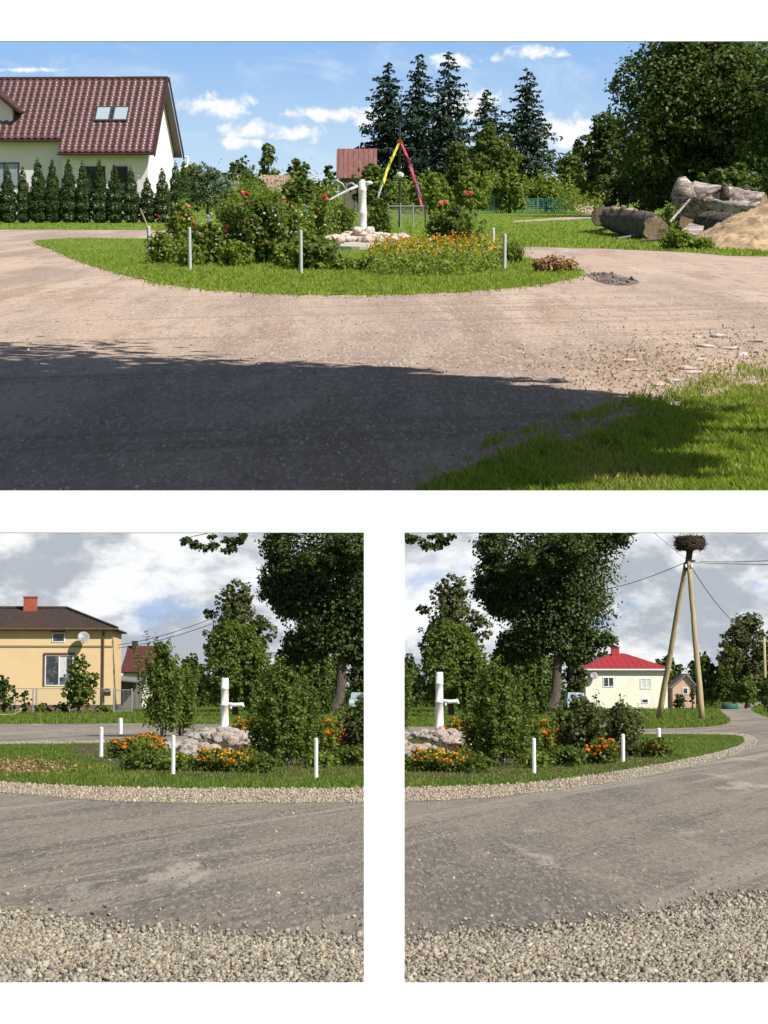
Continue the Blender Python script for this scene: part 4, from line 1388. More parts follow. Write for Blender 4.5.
ribbon('ribbon_yellow', 399, 143, 383, 184, 0.15, -0.06, 0.02)
ribbon('ribbon_white', 397, 147, 378, 198, 0.13, -0.1, 0.0)
ribbon('ribbon_red', 401, 143, 415, 184, 0.14, 0.05, 0.02)
ribbon('ribbon_violet', 402, 147, 420, 198, 0.14, 0.08, 0.0)
ribbon('ribbon_red', 413, 178, 422, 212, 0.13, 0.05, 0.03)
rg = np.random.default_rng(3)
link('flower_wreath', leaf_mesh('flower_wreath', flower_ball(rg, (0, -0.25, zz(175)), 0.26, None, 46), M['petal_white']), t)
link('bouquet', leaf_mesh('bouquet', flower_ball(rg, (0, -0.1, zz(142)), 0.20, None, 30), M['petal_salmon']), t)
# the railing round it
t = thing('railing', 'low grey metal railing round the foot of the wayside cross', 'railing', U, (b.x, dep - 2.0, 0))
for px in (388, 400, 412, 424):
    link('post', MB().tube([(0, 0, 0), (0, 0, zz(203))], 0.035, 6).mesh('post', M['steel_dark' if px == 424 else 'steel_grey']), t, loc=(xx(px), 0, 0))
link('rail', MB().tube([(xx(388), 0, zz(206)), (xx(424), 0, zz(206))], 0.03, 6).mesh('rail', M['steel_grey']), t)
mb = MB()
for i in range(19):
    mb.box((xx(388 + 36 * i / 18), 0.0, zz(213)), (0.012, 0.012, zz(206) - zz(220)))
for j in range(5):
    mb.box((xx(406), 0.014, zz(208 + j * 3)), (xx(424) - xx(388), 0.010, 0.012))
link('mesh_panel', mb.mesh('mesh_panel', M['steel_grey']), t)

# ------------------------------------------------------------------ hand pump with its stones
pb = U.g(362.5, 244)
ppm = F / pb.y
h = U.at(363, 181, pb.y).z
t = thing('hand_pump', 'white cast hand pump with a raised scrolled lever in the upper view', 'pump', U, pb)
r = 3.9 / ppm
link('column', MB().lathe([(r * 1.5, 0), (r * 1.5, .12), (r * 1.12, .2), (r * 1.08, h * .47), (r * 1.16, h * .48), (r * 1.16, h * .51), (r * 1.02, h * .53), (r * 0.98, h * .84), (r * 1.1, h * .85), (r * 1.1, h * .87), (r * 1.0, h * .88), (r * 1.05, h * .985), (r * .8, h)], 16).mesh('column', M['paint_white'], True), t)
px_ = lambda px, py: Vector(((px - 362.5) / ppm, -0.05, U.at(363, py, pb.y).z))
link('lever', MB().tube([px_(358, 186), px_(350, 189.5), px_(341, 194), px_(332, 199), px_(322, 205.5)], [.045, .042, .04, .036, .032], 8).mesh('lever', M['paint_white'], True), t)
sc = [px_(358, 187), px_(352, 183), px_(347, 184.5), px_(346, 189), px_(349, 192)]
sc2 = [px_(346, 190), px_(343, 184), px_(337, 180.5), px_(331, 181.5)]
link('scroll', MB().tube(sc, .035, 6).tube(sc2, .033, 6).mesh('scroll', M['steel_grey'], True), t)
link('cap', MB().tube([px_(366, 183.5), px_(370.5, 182.5), px_(372.5, 183.5)], [.07, .06, .03], 8).lathe([(r * .9, 0), (r * .5, .05), (.02, .06)], 12, (0, 0, h - 0.01)).mesh('cap', M['paint_white'], True), t)
pad = MB().lathe([(1.55, 0), (1.55, .10), (1.5, .12)], 40)
pad.v = [(x, y * 3.0, z) for x, y, z in pad.v]
o = link('concrete_pad', pad.mesh('concrete_pad', M['concrete']), place=U, loc=(pb.x, pb.y - 3.0, 0.012))
tag(o, 'pale concrete pad under the stone heap of the upper hand pump', 'pad')
rg = random.Random(14)
for i in range(56):
    px = 331 + 72 * ((i * 0.618) % 1.0)
    q = abs(px - 364) / 38
    dy = rg.uniform(-1, 1)
    y = pb.y - 1.0 + dy * 2.6
    rr = rg.uniform(0.14, 0.25)
    z = 0.12 + rr * 0.45 + max(0, (1 - q)) * rg.uniform(0.0, 0.30) * (1 - abs(dy) * .6) * (dy > -.3)
    rock(U, (px - 384) * y / F, y, z, rr, ('rock_tan', 'rock_pink', 'rock_tan', 'rock_grey')[i % 4], i, 'rough tan stone heaped around the white pump with the scrolled lever', 'stones round the upper pump')

# ------------------------------------------------------------------ posts of the island
for args in [(149, 251, 226, 'post_grey', 'weathered grey white post at the left end of the upper flower island'),
             (190, 271, 227, 'post_grey', 'pale post before the dark broad leaves in the upper flower island'),
             (301, 274, 230, 'post_grey', 'thin pale post beside the big broad leaves left of the pump'),
             (430, 252, 238, 'post_grey', 'short pale stub among the yellow flowers under the salmon rose bush'),
             (493, 248, 228, 'post_grey', 'pale post just behind the right end of the yellow flower bed'),
             (504.5, 270, 234, 'post_grey', 'pale post standing at the right end of the yellow flower bed')]:
    post(U, args[0], args[1], args[2], args[3], args[4], 3.6)
p = U.g(147, 249)
o = link('stick', MB().tube([(0.05, 0.15, 0), (-.02, 0.15, .75), (-.2, 0.15, 1.2)], [.02, .025, .02], 6).mesh('stick', M['wood_pole']), place=U, loc=p)
tag(o, 'crooked stick leaning beside the leftmost post of the upper island', 'stick')

# ------------------------------------------------------------------ plants of the upper island
UP = [
 ('daylily_clump', 'low tangled clump with orange and yellow flowers at the left end of the island', 'plant', 164, 264, 230, 28, 'leaf_light', 1400, .16, [(158, 242, 2.6, 'petal_yellow'), (166, 245, 2.6, 'petal_orange'), (162, 247, 2.2, 'petal_yellow')], dict(stalk=.8, aspect=.35)),
 ('tall_perennial', 'tall loose perennial with pink tips behind the left posts', 'plant', 182, 256, 198, 32, 'leaf_light', 1500, .16, [(188, 206, 3, 'petal_salmon'), (176, 216, 2.4, 'petal_salmon')], dict(clump=.14, stalk=.85)),
 ('broadleaf_perennial', 'dark broad leaved clump just right of the second white post', 'plant', 208, 264, 222, 36, 'leaf_mid', 1000, .26, [(194, 224, 3.2, 'petal_red'), (207, 216, 3, 'petal_blue'), (209, 221, 2.6, 'petal_blue')], {}),
 ('tall_perennial', 'slender light green stems between the broad leaves and the red roses', 'plant', 228, 257, 188, 28, 'leaf_light', 1500, .15, [(211, 214, 2.6, 'petal_blue')], dict(clump=.14, stalk=.85)),
 ('rose_bush', 'dark rose bush with deep red blooms low on its left side', 'rose bush', 238, 261, 198, 36, 'leaf_mid', 1700, .17, [(228, 227, 3.6, 'petal_red'), (233, 229, 3, 'petal_red'), (226, 231, 3, 'petal_red')], {}),
 ('rose_bush', 'tall rose with a single bright red bloom at its top', 'rose bush', 246, 247, 186, 40, 'leaf_light', 1900, .15, [(243, 193, 4.2, 'petal_rose'), (247, 194, 3.4, 'petal_red')], dict(stalk=.8)),
 ('leafy_bush', 'largest dark leafy bush in the middle of the upper island', 'bush', 263, 264, 194, 50, 'leaf_mid', 3600, .18, [], {}),
 ('tall_perennial', 'bright green perennial right of the largest dark bush with red blooms', 'plant', 292, 262, 194, 34, 'leaf_light', 1800, .16, [(289, 223, 3.8, 'petal_red'), (293, 224, 3.4, 'petal_red'), (286, 226, 2.6, 'petal_rose'), (283, 198, 3, 'petal_salmon')], dict(stalk=.8)),
 ('broadleaf_perennial', 'low clump of big pale leaves in front of the thin post', 'plant', 314, 270, 236, 36, 'leaf_mid', 700, .30, [], dict(wide_top=.7)),
 ('delphinium', 'tall blue spired plant behind the big pale leaves', 'plant', 306, 252, 200, 18, 'leaf_light', 700, .14, [(306, 206, 2.6, 'petal_blue'), (306, 211, 2.6, 'petal_blue'), (303, 225, 2.6, 'petal_blue'), (305, 218, 2.2, 'petal_white')], dict(clump=.14, stalk=.9)),
 ('rose_bush', 'rose bush with pink blooms left of the pump lever', 'rose bush', 322, 244, 188, 40, 'leaf_light', 1700, .17, [(324, 196, 4, 'petal_rose'), (327, 199, 3, 'petal_salmon')], dict(stalk=.8)),
 ('leafy_bush', 'dark leafy bush just left of the white pump column', 'bush', 340, 240, 200, 30, 'leaf_mid', 2000, .17, [], {}),
 ('leafy_bush', 'dark leafy bush just right of the white pump column', 'bush', 380, 238, 202, 26, 'leaf_mid', 1600, .18, [], {}),
 ('rose_bush', 'wide glossy rose bush with salmon blooms right of the pump', 'rose bush', 453, 249, 205, 54, 'leaf_mid', 3400, .19, [(441, 203, 4.4, 'petal_salmon'), (445, 202, 3.6, 'petal_rose'), (467, 193, 4.4, 'petal_salmon'), (471, 193, 3.6, 'petal_rose')], {}),
 ('tall_perennial', 'low green clump between the daylilies and the dark broad leaves', 'plant', 192, 267, 240, 26, 'leaf_light', 900, .14, [], {}),
 ('tall_perennial', 'ragged light green clump under the red rose bush', 'plant', 236, 267, 238, 34, 'leaf_light', 1100, .14, [(233, 250, 2, 'petal_yellow')], {}),
 ('tall_perennial', 'ragged light green clump below the perennial with red blooms', 'plant', 290, 268, 242, 30, 'leaf_light', 1000, .14, [], {}),
 ('iris_clump', 'spiky leaved clump by the right hand post of the bed', 'plant', 513, 264, 240, 24, 'leaf_light', 500, .26, [], dict(upright=2.5, aspect=.16)),
 ('dry_tuft', 'dry brown withered tuft on the right tip of the lawn', 'plant', 552, 272, 258, 42, 'leaf_dry', 1300, .16, [], dict(upright=.5, stems=0, wide_top=.9)),
 ('low_weed', 'low green weeds beside the concrete pad', 'plant', 345, 270, 258, 40, 'leaf_light', 700, .16, [], dict(upright=1, stems=0, wide_top=.9)),
 ('low_weed', 'small green weed patch left of the yellow flower bed', 'plant', 372, 272, 256, 20, 'leaf_mid', 400, .16, [], dict(upright=1, stems=0)),
 ('nettle', 'bright weed growing at the cut end of the bark covered log', 'plant', 676, 250, 229, 26, 'leaf_light', 700, .20, [], {}),
 ('nettle', 'small bright sapling on top of the bark covered log', 'plant', 661, 240, 201, 14, 'leaf_light', 260, .20, [], dict(dep=78, z0=0.6)),
 ('nettle', 'ragged weeds at the foot of the sand heap', 'plant', 700, 250, 236, 24, 'leaf_light', 500, .18, [], {}),
]
for i, (nm, lab, cat, px, by, top, wd, lm, n, lf, fl, kw) in enumerate(UP):
    grp = {'rose_bush': 'rose bushes of the upper island', 'tall_perennial': 'tall perennials of the upper island'}.get(nm)
    plant(nm, lab, cat, U, px, by, top, wd, lm, int(n * 2.2), lf * 0.66, 500 + i, fl, grp, **kw)
rng = np.random.default_rng(91)
for m, cnt, lab in (('petal_red', 26, 'small dark red blooms dotted through the tall plants of the upper island'), ('petal_white', 34, 'tiny whitish blooms dotted through the tall plants of the upper island'), ('petal_blue', 30, 'small lilac blooms dotted through the tall plants of the upper island'), ('petal_salmon', 18, 'small salmon blooms dotted through the tall plants of the upper island')):
    V = np.concatenate([flower_ball(rng, tuple(U.at(rng.uniform(152, 335), rng.uniform(202, 256), rng.uniform(44.5, 47))), rng.uniform(.022, .05), None, 8) for _ in range(cnt)])
    o = link('small_blooms', leaf_mesh('small_blooms', V, M[m]), place=U)
    tag(o, lab, 'flowers', kind='stuff')
# the bed of yellow flowers reads as one mass
me, bed = patch('flower_soil', U, [(366, 268), (372, 275), (420, 277.5), (470, 276), (500, 270), (505, 262), (480, 252), (420, 249), (380, 254)], 0.016, M['bed_soil'], 3)
struct('flower_soil', me, U)
rng = np.random.default_rng(77)
P = sample_px(rng, U, bed, 15000, (360, 248, 515, 279))
P[:, 2] = rng.uniform(0.03, 1.0, len(P)) ** 1.2 * (0.36 + 0.13 * np.sin(P[:, 0] * 9) * np.sin(P[:, 1] * 1.7) + 0.06 * rng.normal(size=len(P)))
P[:, :2] += rng.normal(size=(len(P), 2)) * 0.05
o = link('flower_bed', leaf_mesh('flower_bed', quads(rng, P, 0.13 * rng.uniform(.6, 1.3, len(P)), 0.34, None, 0, -1.6), M['leaf_light']), place=U)
tag(o, 'bed of low bushy green plants in front of the salmon rose bush', 'flower bed', kind='stuff')
for m, cnt, lab in (('petal_yellow', 380, 'scattered yellow blooms over the low bed before the salmon rose bush'), ('petal_orange', 130, 'orange blooms over the far edge of the low bed by the pump')):
    Q = sample_px(rng, U, bed, cnt * 3, (360, 248, 515, 262 if m == 'petal_orange' else 272))[:cnt]
    V = np.concatenate([flower_ball(rng, (q[0], q[1], rng.uniform(.26, .56)), 0.042, None, 6) for q in Q])
    o = link('bed_blooms', leaf_mesh('bed_blooms', V, M[m]), place=U)
    tag(o, lab, 'flowers', kind='stuff')

# ------------------------------------------------------------------ felled logs and the sand heap
def log(name, label, pts, rads, n, place, m='bark_log', cut='wood_cut', seed=1, rough=.05, ends=True):
    rg = random.Random(seed)
    o0 = Vector(pts[0])
    t = thing(name, label, 'log', place, o0)
    mb = MB()
    dense, dr = [], []
    N = 22
    for i in range(N):
        q = i / (N - 1) * (len(pts) - 1)
        j = min(len(pts) - 2, int(q))
        dense.append(Vector(pts[j]).lerp(Vector(pts[j + 1]), q - j) - o0)
        dr.append((rads[j] + (rads[j + 1] - rads[j]) * (q - j)))
    mb.tube(dense, dr, n, caps=True)
    amp = [[rg.uniform(-rough, rough) for _ in range(n)] for _ in range(6)]
    V = []
    for idx, p in enumerate(mb.v):
        i, k = divmod(idx, n)
        c = dense[i]
        q = i / (N - 1) * 4.999
        j = int(q)
        e = amp[j][k] * (1 - q + j) + amp[j + 1][k] * (q - j)
        V.append(tuple(c + (Vector(p) - c) * (1 + e * 1.4 + rg.uniform(-rough, rough) * .18)))
    mb.v = V
    link('trunk', mb.mesh('trunk', M[m], True), t)
    if ends:
        for e, s in ((0, 1), (-1, -1)):
            dirn = (dense[0] - dense[1] if e == 0 else dense[-1] - dense[-2]).normalized()
            c = dense[e] + dirn * 0.012
            r_ = dr[e] * 0.93
            mbb = MB().tube([c, c + dirn * 0.02], [r_ * rg.uniform(.96, 1.0), r_ * .97], n)
            mbb.v = [tuple(c + (Vector(p) - c) * (1 + amp[0 if e == 0 else 5][k_ % n] * 1.2)) for k_, p in enumerate(mbb.v)]
            link('cut_end', mbb.mesh('cut_end', M[cut]), t)
    return t


A = lambda px, py, dep: U.at(px, py, dep)
log('felled_log', 'thick bark covered felled log with a round cut face towards the road', [A(655.5, 229, 72), A(642, 225.5, 75), A(625, 222, 80), A(610, 219.5, 85)], [.47, .50, .49, .44], 26, U, seed=2, rough=.09)
lg = bpy.data.objects['felled_log']
lo = A(655.5, 229, 72)
for (px, py, dd, r_, hh) in ((622, 209.5, 79, .13, .25), (634, 212, 76, .10, .22), (613, 209, 82, .15, .2), (645, 214.5, 73, .08, .2)):
    cc_ = A(px, py + 3, dd) - lo
    link('branch_stub', MB().tube([cc_ - Vector((0, 0, .25)), cc_ + Vector((.03, -.03, hh * .5)), cc_ + Vector((.07, -.08, hh))], [r_ * 1.5, r_, r_ * .85], 9).mesh('branch_stub', M['wood_cut'], True), lg)
log('felled_log', 'thinner mossy log end behind the thick bark covered log', [A(611, 214.5, 92), A(600, 216.5, 86)], [.36, .40], 16, U, seed=4)
log('felled_log', 'short dark log under the weathered trunk', [A(735, 226, 75), A(705, 224, 78)], [.45, .50], 16, U, seed=6)
log('felled_log', 'dark log stub lying behind the sand heap beneath the weathered trunk', [A(690, 222, 84), A(676, 217, 88)], [.5, .5], 16, U, seed=7)
wt = log('weathered_log', 'big pale weathered trunk lying on the other logs', [A(677, 193, 80), A(690, 199, 80), A(706, 202, 79.5), A(725, 205, 79), A(742, 207, 78.5), A(764, 205, 78)], [.50, .72, .76, .70, .62, .46], 26, U, 'wood_pale', 'wood_cut', 9, .13)
wo = A(677, 193, 80)
for (px, py, r_, hh) in ((726, 192, .16, .35), (748, 194, .17, .35), (684, 190, .34, .50)):
    c = A(px, py, 78.5) - wo
    link('branch_stub', MB().tube([c - Vector((0, 0, .3)), c + Vector((-.05, 0, hh * .5)), c + Vector((-.1, 0, hh))], [r_ * 1.6, r_, r_ * .42], 9).mesh('branch_stub', M['bark_log' if px > 700 else 'wood_pale'], True), wt)
o = link('lever_pole', MB().tube([A(670, 222, 76), A(690, 199, 77)], [.05, .04], 7).mesh('lever_pole', M['wood_pale']), place=U)
tag(o, 'pale stick leaning steeply against the weathered trunk', 'stick')
o = link('plank', MB().slab([A(680, 232, 73), A(697, 235, 72), A(704, 226, 75), A(690, 223, 76.5)], 0.12).mesh('plank', M['wood_pale']), place=U)
tag(o, 'grey split plank lying between the two big logs', 'plank')
rgb_ = random.Random(31)
BR = [('left', 612, 231), ('before the middle', 632, 240), ('near the cut face', 668, 243), ('under the plank', 690, 238), ('at the foot of the sand heap', 712, 240), ('behind the thick log', 640, 215)]
for i, (rel, px, py) in enumerate(BR):
    p = U.g(px, py)
    an = rgb_.uniform(-.6, .6)
    L_ = rgb_.uniform(.5, 1.1)
    dv = Vector((math.cos(an), math.sin(an) * 2, 0)) * L_
    mb = MB().tube([-dv + Vector((0, 0, .05)), Vector((0, .05, .14)), dv + Vector((0, 0, .1 + .25 * rgb_.random()))], [.05, .04, .015], 6)
    mb.tube([Vector((0, .05, .14)), dv * .5 + Vector((0, .4, .4))], [.03, .01], 5)
    o = link('broken_branch', mb.mesh('broken_branch', M['wood_old']), place=U, loc=(p.x, p.y, 0))
    tag(o, f'grey broken branch lying {rel} of the felled logs' if rel in ('left', ) else f'grey broken branch lying {rel} by the felled logs', 'branch')
sc0 = U.at(790, 400, 64)
rg = np.random.default_rng(12)
nx, ny = 70, 50
gx, gy = np.meshgrid(np.linspace(-3.6, 4.2, nx), np.linspace(-7.5, 8, ny))
rr = np.sqrt((gx / 3.3) ** 2 + (gy / 6.5) ** 2)
hz = 1.70 * np.clip(1.12 - rr - 0.12 * (1 - rr) ** 2, 0, None)
hz = np.minimum(hz, 1.52 + 0.04 * np.sin(gx * 3))
hz += (np.sin(gx * 4.3 + gy) * np.sin(gy * 2.1 + gx * 1.3) * .05 + np.sin(gx * 9 + 2 * gy) * .03 + rg.normal(size=gx.shape) * .03) * (hz > 0.02)
hz -= 0.03
V = np.stack([gx.ravel(), gy.ravel(), hz.ravel()], 1)
ii = (np.arange(ny - 1)[:, None] * nx + np.arange(nx - 1)[None]).ravel()
Fq = np.stack([ii, ii + 1, ii + nx + 1, ii + nx], 1)
o = link('sand_heap', np_mesh('sand_heap', V, Fq, M['sand'], True), place=U, loc=(sc0.x, sc0.y, 0))
tag(o, 'heap of yellow sand cut off by the right edge in front of the logs', 'sand heap')

# ================================================================== LOWER PLACE
Lw = LOW
# ------------------------------------------------------------------ yellow house
def hip_roof(mb, x0, x1, y0, y1, ze, zr, hip, th=0.12):
    """hipped roof over the rectangle, ridge along x"""
    ym = (y0 + y1) / 2
    a, b = (x0 + hip, ym, zr), (x1 - hip, ym, zr)
    A_, B_, C_, D_ = (x0, y0, ze), (x1, y0, ze), (x1, y1, ze), (x0, y1, ze)
    for q in ([A_, B_, b, a], [B_, C_, b], [C_, D_, a, b], [D_, A_, a]):
        mb.slab(q, th)


def ribs(mb, x0, x1, y0, ze, ym, zr, step, hip=0.0, w=0.05, h=0.05):
    """standing seams or tile columns on the front slope"""
    n = int((x1 - x0) / step)
    for i in range(n + 1):
        x = x0 + (x1 - x0) * (i + .5) / (n + 1)
        t = 1.0
        if hip > 0:
            t = min(1.0, (x - x0) / hip, (x1 - x) / hip)
        if t < 0.05:
            continue
        y2, z2 = y0 + (ym - y0) * t, ze + (zr - ze) * t
        mb.slab([(x - w / 2, y0, ze + h), (x + w / 2, y0, ze + h), (x + w / 2, y2, z2 + h), (x - w / 2, y2, z2 + h)], h)


def yellow_house():
    dep = 150.0
    ppm = F / dep
    base = Lw.at(113, 600, dep)
    base.z = 0
    t = thing('house', 'yellow house with a low brown hipped roof and a satellite dish', 'house', Lw, base, R(3.2))
    W_, D_ = 15.0, 9.0
    z = lambda py: Lw.at(113, py, dep).z
    x = lambda px: (px - 113) / ppm
    ze = z(629)
    link('wall', MB().prism([(-W_, 0), (0, 0), (0, D_), (-W_, D_)], 0.5, ze).mesh('wall', M['wall_yellow']), t)
    link('plinth', MB().prism([(-W_ - .03, -.04), (.04, -.04), (.04, D_ + .03), (-W_ - .03, D_ + .03)], 0, 0.5).mesh('plinth', M['plinth']), t)
    mb = MB()
    zr = z(606.5)
    hip_roof(mb, -W_ - .4, .4, -.4, D_ + .4, ze, zr, 4.3)
    ribs(mb, -W_ - .4, .4, -.4, ze, D_ / 2, zr, 0.28, 4.3, 0.12, 0.04)
    rf = link('roof', mb.mesh('roof', M['roof_brown']), t)
    mb = MB()
    a, b = Vector((.4, -.4, ze + .07)), Vector((.4 - 4.3, D_ / 2, zr + .09))
    mb.tube([a, b], .11, 6)
    mb.tube([b, Vector((-W_ + 4, D_ / 2, zr + .09))], .11, 6)
    link('ridge_tiles', mb.mesh('ridge_tiles', M['roof_brown']), rf)
    mb = MB()
    cx = x(24.5)
    mb.box((cx, D_ / 2 - .3, zr + .2), (.98, .7, 1.3)).box((cx, D_ / 2 - .3, zr + .88), (1.08, .8, .1))
    link('chimney', mb.mesh('chimney', M['brick_red']), rf)
    mb = MB().tube([(-W_ - .4, -.47, ze - .03), (.42, -.47, ze - .03)], .085, 8)
    mb.tube([(x(104), -.40, ze - .05), (x(104), -.10, ze - .45), (x(104), -.10, .6)], .075, 8)
    g = link('gutter', mb.mesh('gutter', M['rust_brown']), t)
    link('band', MB().box((-W_ / 2, -.015, z(646.5)), (W_, .05, .14)).mesh('band', M['wall_band']), t)
    w = window(t, (x(59.5), -.02, z(637.5)), .95, .72, 'pvc_white', 'glass', 0)
    link('lintel', MB().box((0, -.02, .42), (1.05, .08, .10)).mesh('lintel', M['plinth']), w)
    w = window(t, (x(60.5), -.02, z(670.5)), 2.1, 2.3, 'pvc_white', 'glass', 1)
    link('lintel', MB().box((0, -.03, 1.24), (2.3, .10, .16)).box((-1.12, -.02, 0), (.10, .06, 2.3)).mesh('lintel', M['plinth']), w)
    link('curtain', MB().box((.25, .004, .25), (.6, .006, 1.5)).mesh('curtain', M['curtain']), w)
    # dish on its bracket
    dp = thing('satellite_dish', 'grey satellite dish fixed high on the yellow wall', 'satellite dish', Lw, Lw.at(83.5, 637.5, dep - .75))
    mb = MB()
    prof = [(0.02, 0.0), (.18, .012), (.32, .05), (.43, .10), (.45, .115), (.43, .125), (.3, .075), (.15, .035), (.02, .02)]
    mb.lathe(prof, 20)
    rot = Matrix.Rotation(R(62), 3, 'X') @ Matrix.Rotation(R(0), 3, 'Y')
    mb.v = [tuple(Matrix.Rotation(R(14), 3, 'Z') @ (rot @ Vector(p))) for p in mb.v]
    link('dish', mb.mesh('dish', M['dish_grey'], True), dp)
    link('bracket', MB().tube([(0, .08, 0), (0, .4, -.25), (0, .74, -.25)], .03, 6).mesh('bracket', M['steel_grey']), dp)
    link('feed_arm', MB().tube([(0, -.05, -.36), (.02, -.42, -.12), (.02, -.48, .02)], [.018, .018, .035], 6).mesh('feed_arm', M['steel_grey']), dp)
    return t


yellow_house()
# ------------------------------------------------------------------ fence, gate, mailbox before the yellow house
dep = 141.0
ppm = F / dep
a = Lw.at(-30, 600, dep)
x = lambda px: (px + 30) / ppm
t = thing('mesh_fence', 'thin grey wire mesh fence in front of the yellow house', 'fence', Lw, (a.x, dep, 0))
for px in (-14, 17, 34.5, 38, 71, 105):
    link('post', MB().tube([(0, 0, 0), (0, 0, 1.72)], .045, 6).mesh('post', M['steel_grey']), t, loc=(x(px), 0, 0))
mb = MB()
for z in (1.70, .25):
    mb.tube([(0, 0, z), (x(112), 0, z)], .025, 5)
link('rail', mb.mesh('rail', M['steel_grey']), t)
mb = MB()
for i in range(92):
    q = x(112) * i / 91
    mb.box((q, .02, .97), (.006, .006, 1.4))
for j in range(12):
    mb.box((x(112) / 2, .012, .30 + .12 * j), (x(112), .006, .006))
link('wire_mesh', mb.mesh('wire_mesh', M['steel_grey']), t)
t = thing('garden_gate', 'grey wire gate beside the mailbox at the end of the fence', 'gate', Lw, (Lw.at(115, 600, dep).x, dep - .1, 0))
gw = 18 / ppm
for q in (0, gw):
    link('post', MB().tube([(0, 0, 0), (0, 0, 1.72)], .05, 6).mesh('post', M['steel_grey']), t, loc=(q, 0, 0))
mb = MB()
for z in (.12, 1.6):
    mb.tube([(.05, 0, z), (gw - .05, 0, z)], .03, 5)
for i in range(14):
    mb.box((.05 + (gw - .1) * i / 13, 0, .86), (.014, .014, 1.5))
link('gate_leaf', mb.mesh('gate_leaf', M['steel_grey']), t)
p = Lw.at(107, 692.5, dep - .25)
t = thing('mailbox', 'black mailbox with a rounded top hung on the fence by the gate', 'mailbox', Lw, p)
prof = [(-.24, -.24), (.24, -.24), (.24, .10), (.17, .21), (0, .25), (-.17, .21), (-.24, .10)]
mb = MB().prism(prof, -.13, .13)
mb.v = [(q[0], q[2], q[1]) for q in mb.v]
link('box', mb.mesh('box', M['mailbox_black']), t)
link('flap', MB().box((0, -.14, .10), (.40, .02, .09)).mesh('flap', M['steel_grey']), t)
p = Lw.g(8, 716)
mb = MB()
mb.tube([(-1.2, 0, .18), (-.3, 0, .06), (.35, 0, .08), (.75, 0, .30), (.8, 0, .5)], .05, 6)
o = link('bent_pipe', mb.mesh('bent_pipe', M['wood_pole'], True), place=Lw, loc=p)
tag(o, 'bent pale yellow pipe lying in the grass by the round evergreen bush', 'pipe')

# ------------------------------------------------------------------ house and clutter behind the gate
dep = 178.0
ppm = F / dep
b = Lw.at(137, 600, dep)
z = lambda py: Lw.at(137, py, dep).z
t = thing('house', 'maroon roofed house half seen behind the yellow house', 'house', Lw, (b.x, dep, 0))
x = lambda px: (px - 137) / ppm
mb = MB().prism([(x(124), 0), (x(163), 0), (x(163), 7), (x(124), 7)], 0, z(671))
link('wall', mb.mesh('wall', M['wall_white']), t)
mb = MB()
mb.slab([(x(121), -.4, z(672)), (x(166), -.4, z(672)), (x(163), 3.5, z(645)), (x(124), 3.5, z(645))], .12)
mb.slab([(x(121), 7.4, z(672)), (x(124), 3.5, z(645)), (x(163), 3.5, z(645)), (x(166), 7.4, z(672))], .12)
ribs(mb, x(122), x(165), -.4, z(672), 3.5, z(645), .3, 0, .10, .04)
rf = link('roof', mb.mesh('roof', M['roof_maroon']), t)
link('chimney', MB().box((x(131), 3.2, z(644)), (.5, .5, .7)).mesh('chimney', M['steel_dark']), rf)
window(t, (x(144.5), -.02, z(681)), .6, .9, 'pvc_white', 'glass', 0)
t = thing('carport', 'shadowy lean to carport beside the yellow house wall', 'carport', Lw, (Lw.at(129, 600, 168).x, 168, 0))
link('roof', MB().slab([(-.95, -1.2, 2.5), (.95, -1.2, 2.3), (.95, 2.5, 2.6), (-.95, 2.5, 2.8)], .1).mesh('roof', M['roof_grey']), t)
for q in (-.85, .85):
    link('post', MB().box((0, 0, 1.2), (.1, .1, 2.4)).mesh('post', M['wood_old']), t, loc=(q, -1.0, 0))
link('wall', MB().box((0, 2.3, 1.2), (1.8, .08, 2.4)).mesh('wall', M['wood_old']), t)
p = Lw.at(151, 698, 150)
t = MB().lathe([(.16, 0), (.22, .35), (.27, .38), (.27, .45), (.2, .45)], 14)
o = link('clay_pot', t.mesh('clay_pot', M['brick_red']), place=Lw, loc=(p.x, 150, 0), scale=1.6)
tag(o, 'reddish clay pot on the grass right of the garden gate', 'pot')


def parked_car(px, dep, label, rot=0.0):
    """small hatchback mostly hidden by the tree and shrubs"""
    b = Lw.at(px, 600, dep)
    t = thing('parked_car', label, 'car', Lw, (b.x, dep, 0), rot)
    prof = [(-.75, .25), (.75, .25), (.80, .55), (.78, .88), (-.78, .88), (-.80, .55)]
    mb = MB()
    body = [(-1.75, .30), (-1.8, .62), (-1.55, .86), (-.85, .95), (1.45, .95), (1.75, .8), (1.8, .35)]
    mb.prism(body, -.75, .75)
    mb.v = [(q[2], q[0], q[1]) for q in mb.v]
    link('body', mb.mesh('body', M['car_teal']), t)
    cab = [(-.95, .96), (-.45, 1.42), (1.0, 1.42), (1.45, .96)]
    mb = MB().prism(cab, -.66, .66)
    mb.v = [(q[2] * (1 - .12 * (q[1] > 1.2)), q[0], q[1]) for q in mb.v]
    c = link('cabin', mb.mesh('cabin', M['car_teal']), t)
    mb = MB().slab([(-.56, -.93, 1.01), (.56, -.93, 1.01), (.50, -.51, 1.39), (-.50, -.51, 1.39)], .02)
    link('windscreen', mb.mesh('windscreen', M['glass_sky']), c)
    for sx_ in (-1, 1):
        for y in (-1.15, 1.15):
            mb = MB().tube([(-.09, 0, 0), (.09, 0, 0)], .30, 14)
            link('wheel', mb.mesh('wheel', M['tyre_black']), t, loc=(sx_ * .70, y, .30))
        mb = MB().box((0, 0, 0), (.26, .03, .12))
        link('headlight', mb.mesh('headlight', M['pvc_white']), t, loc=(sx_ * .52, -1.72, .68))
    return t


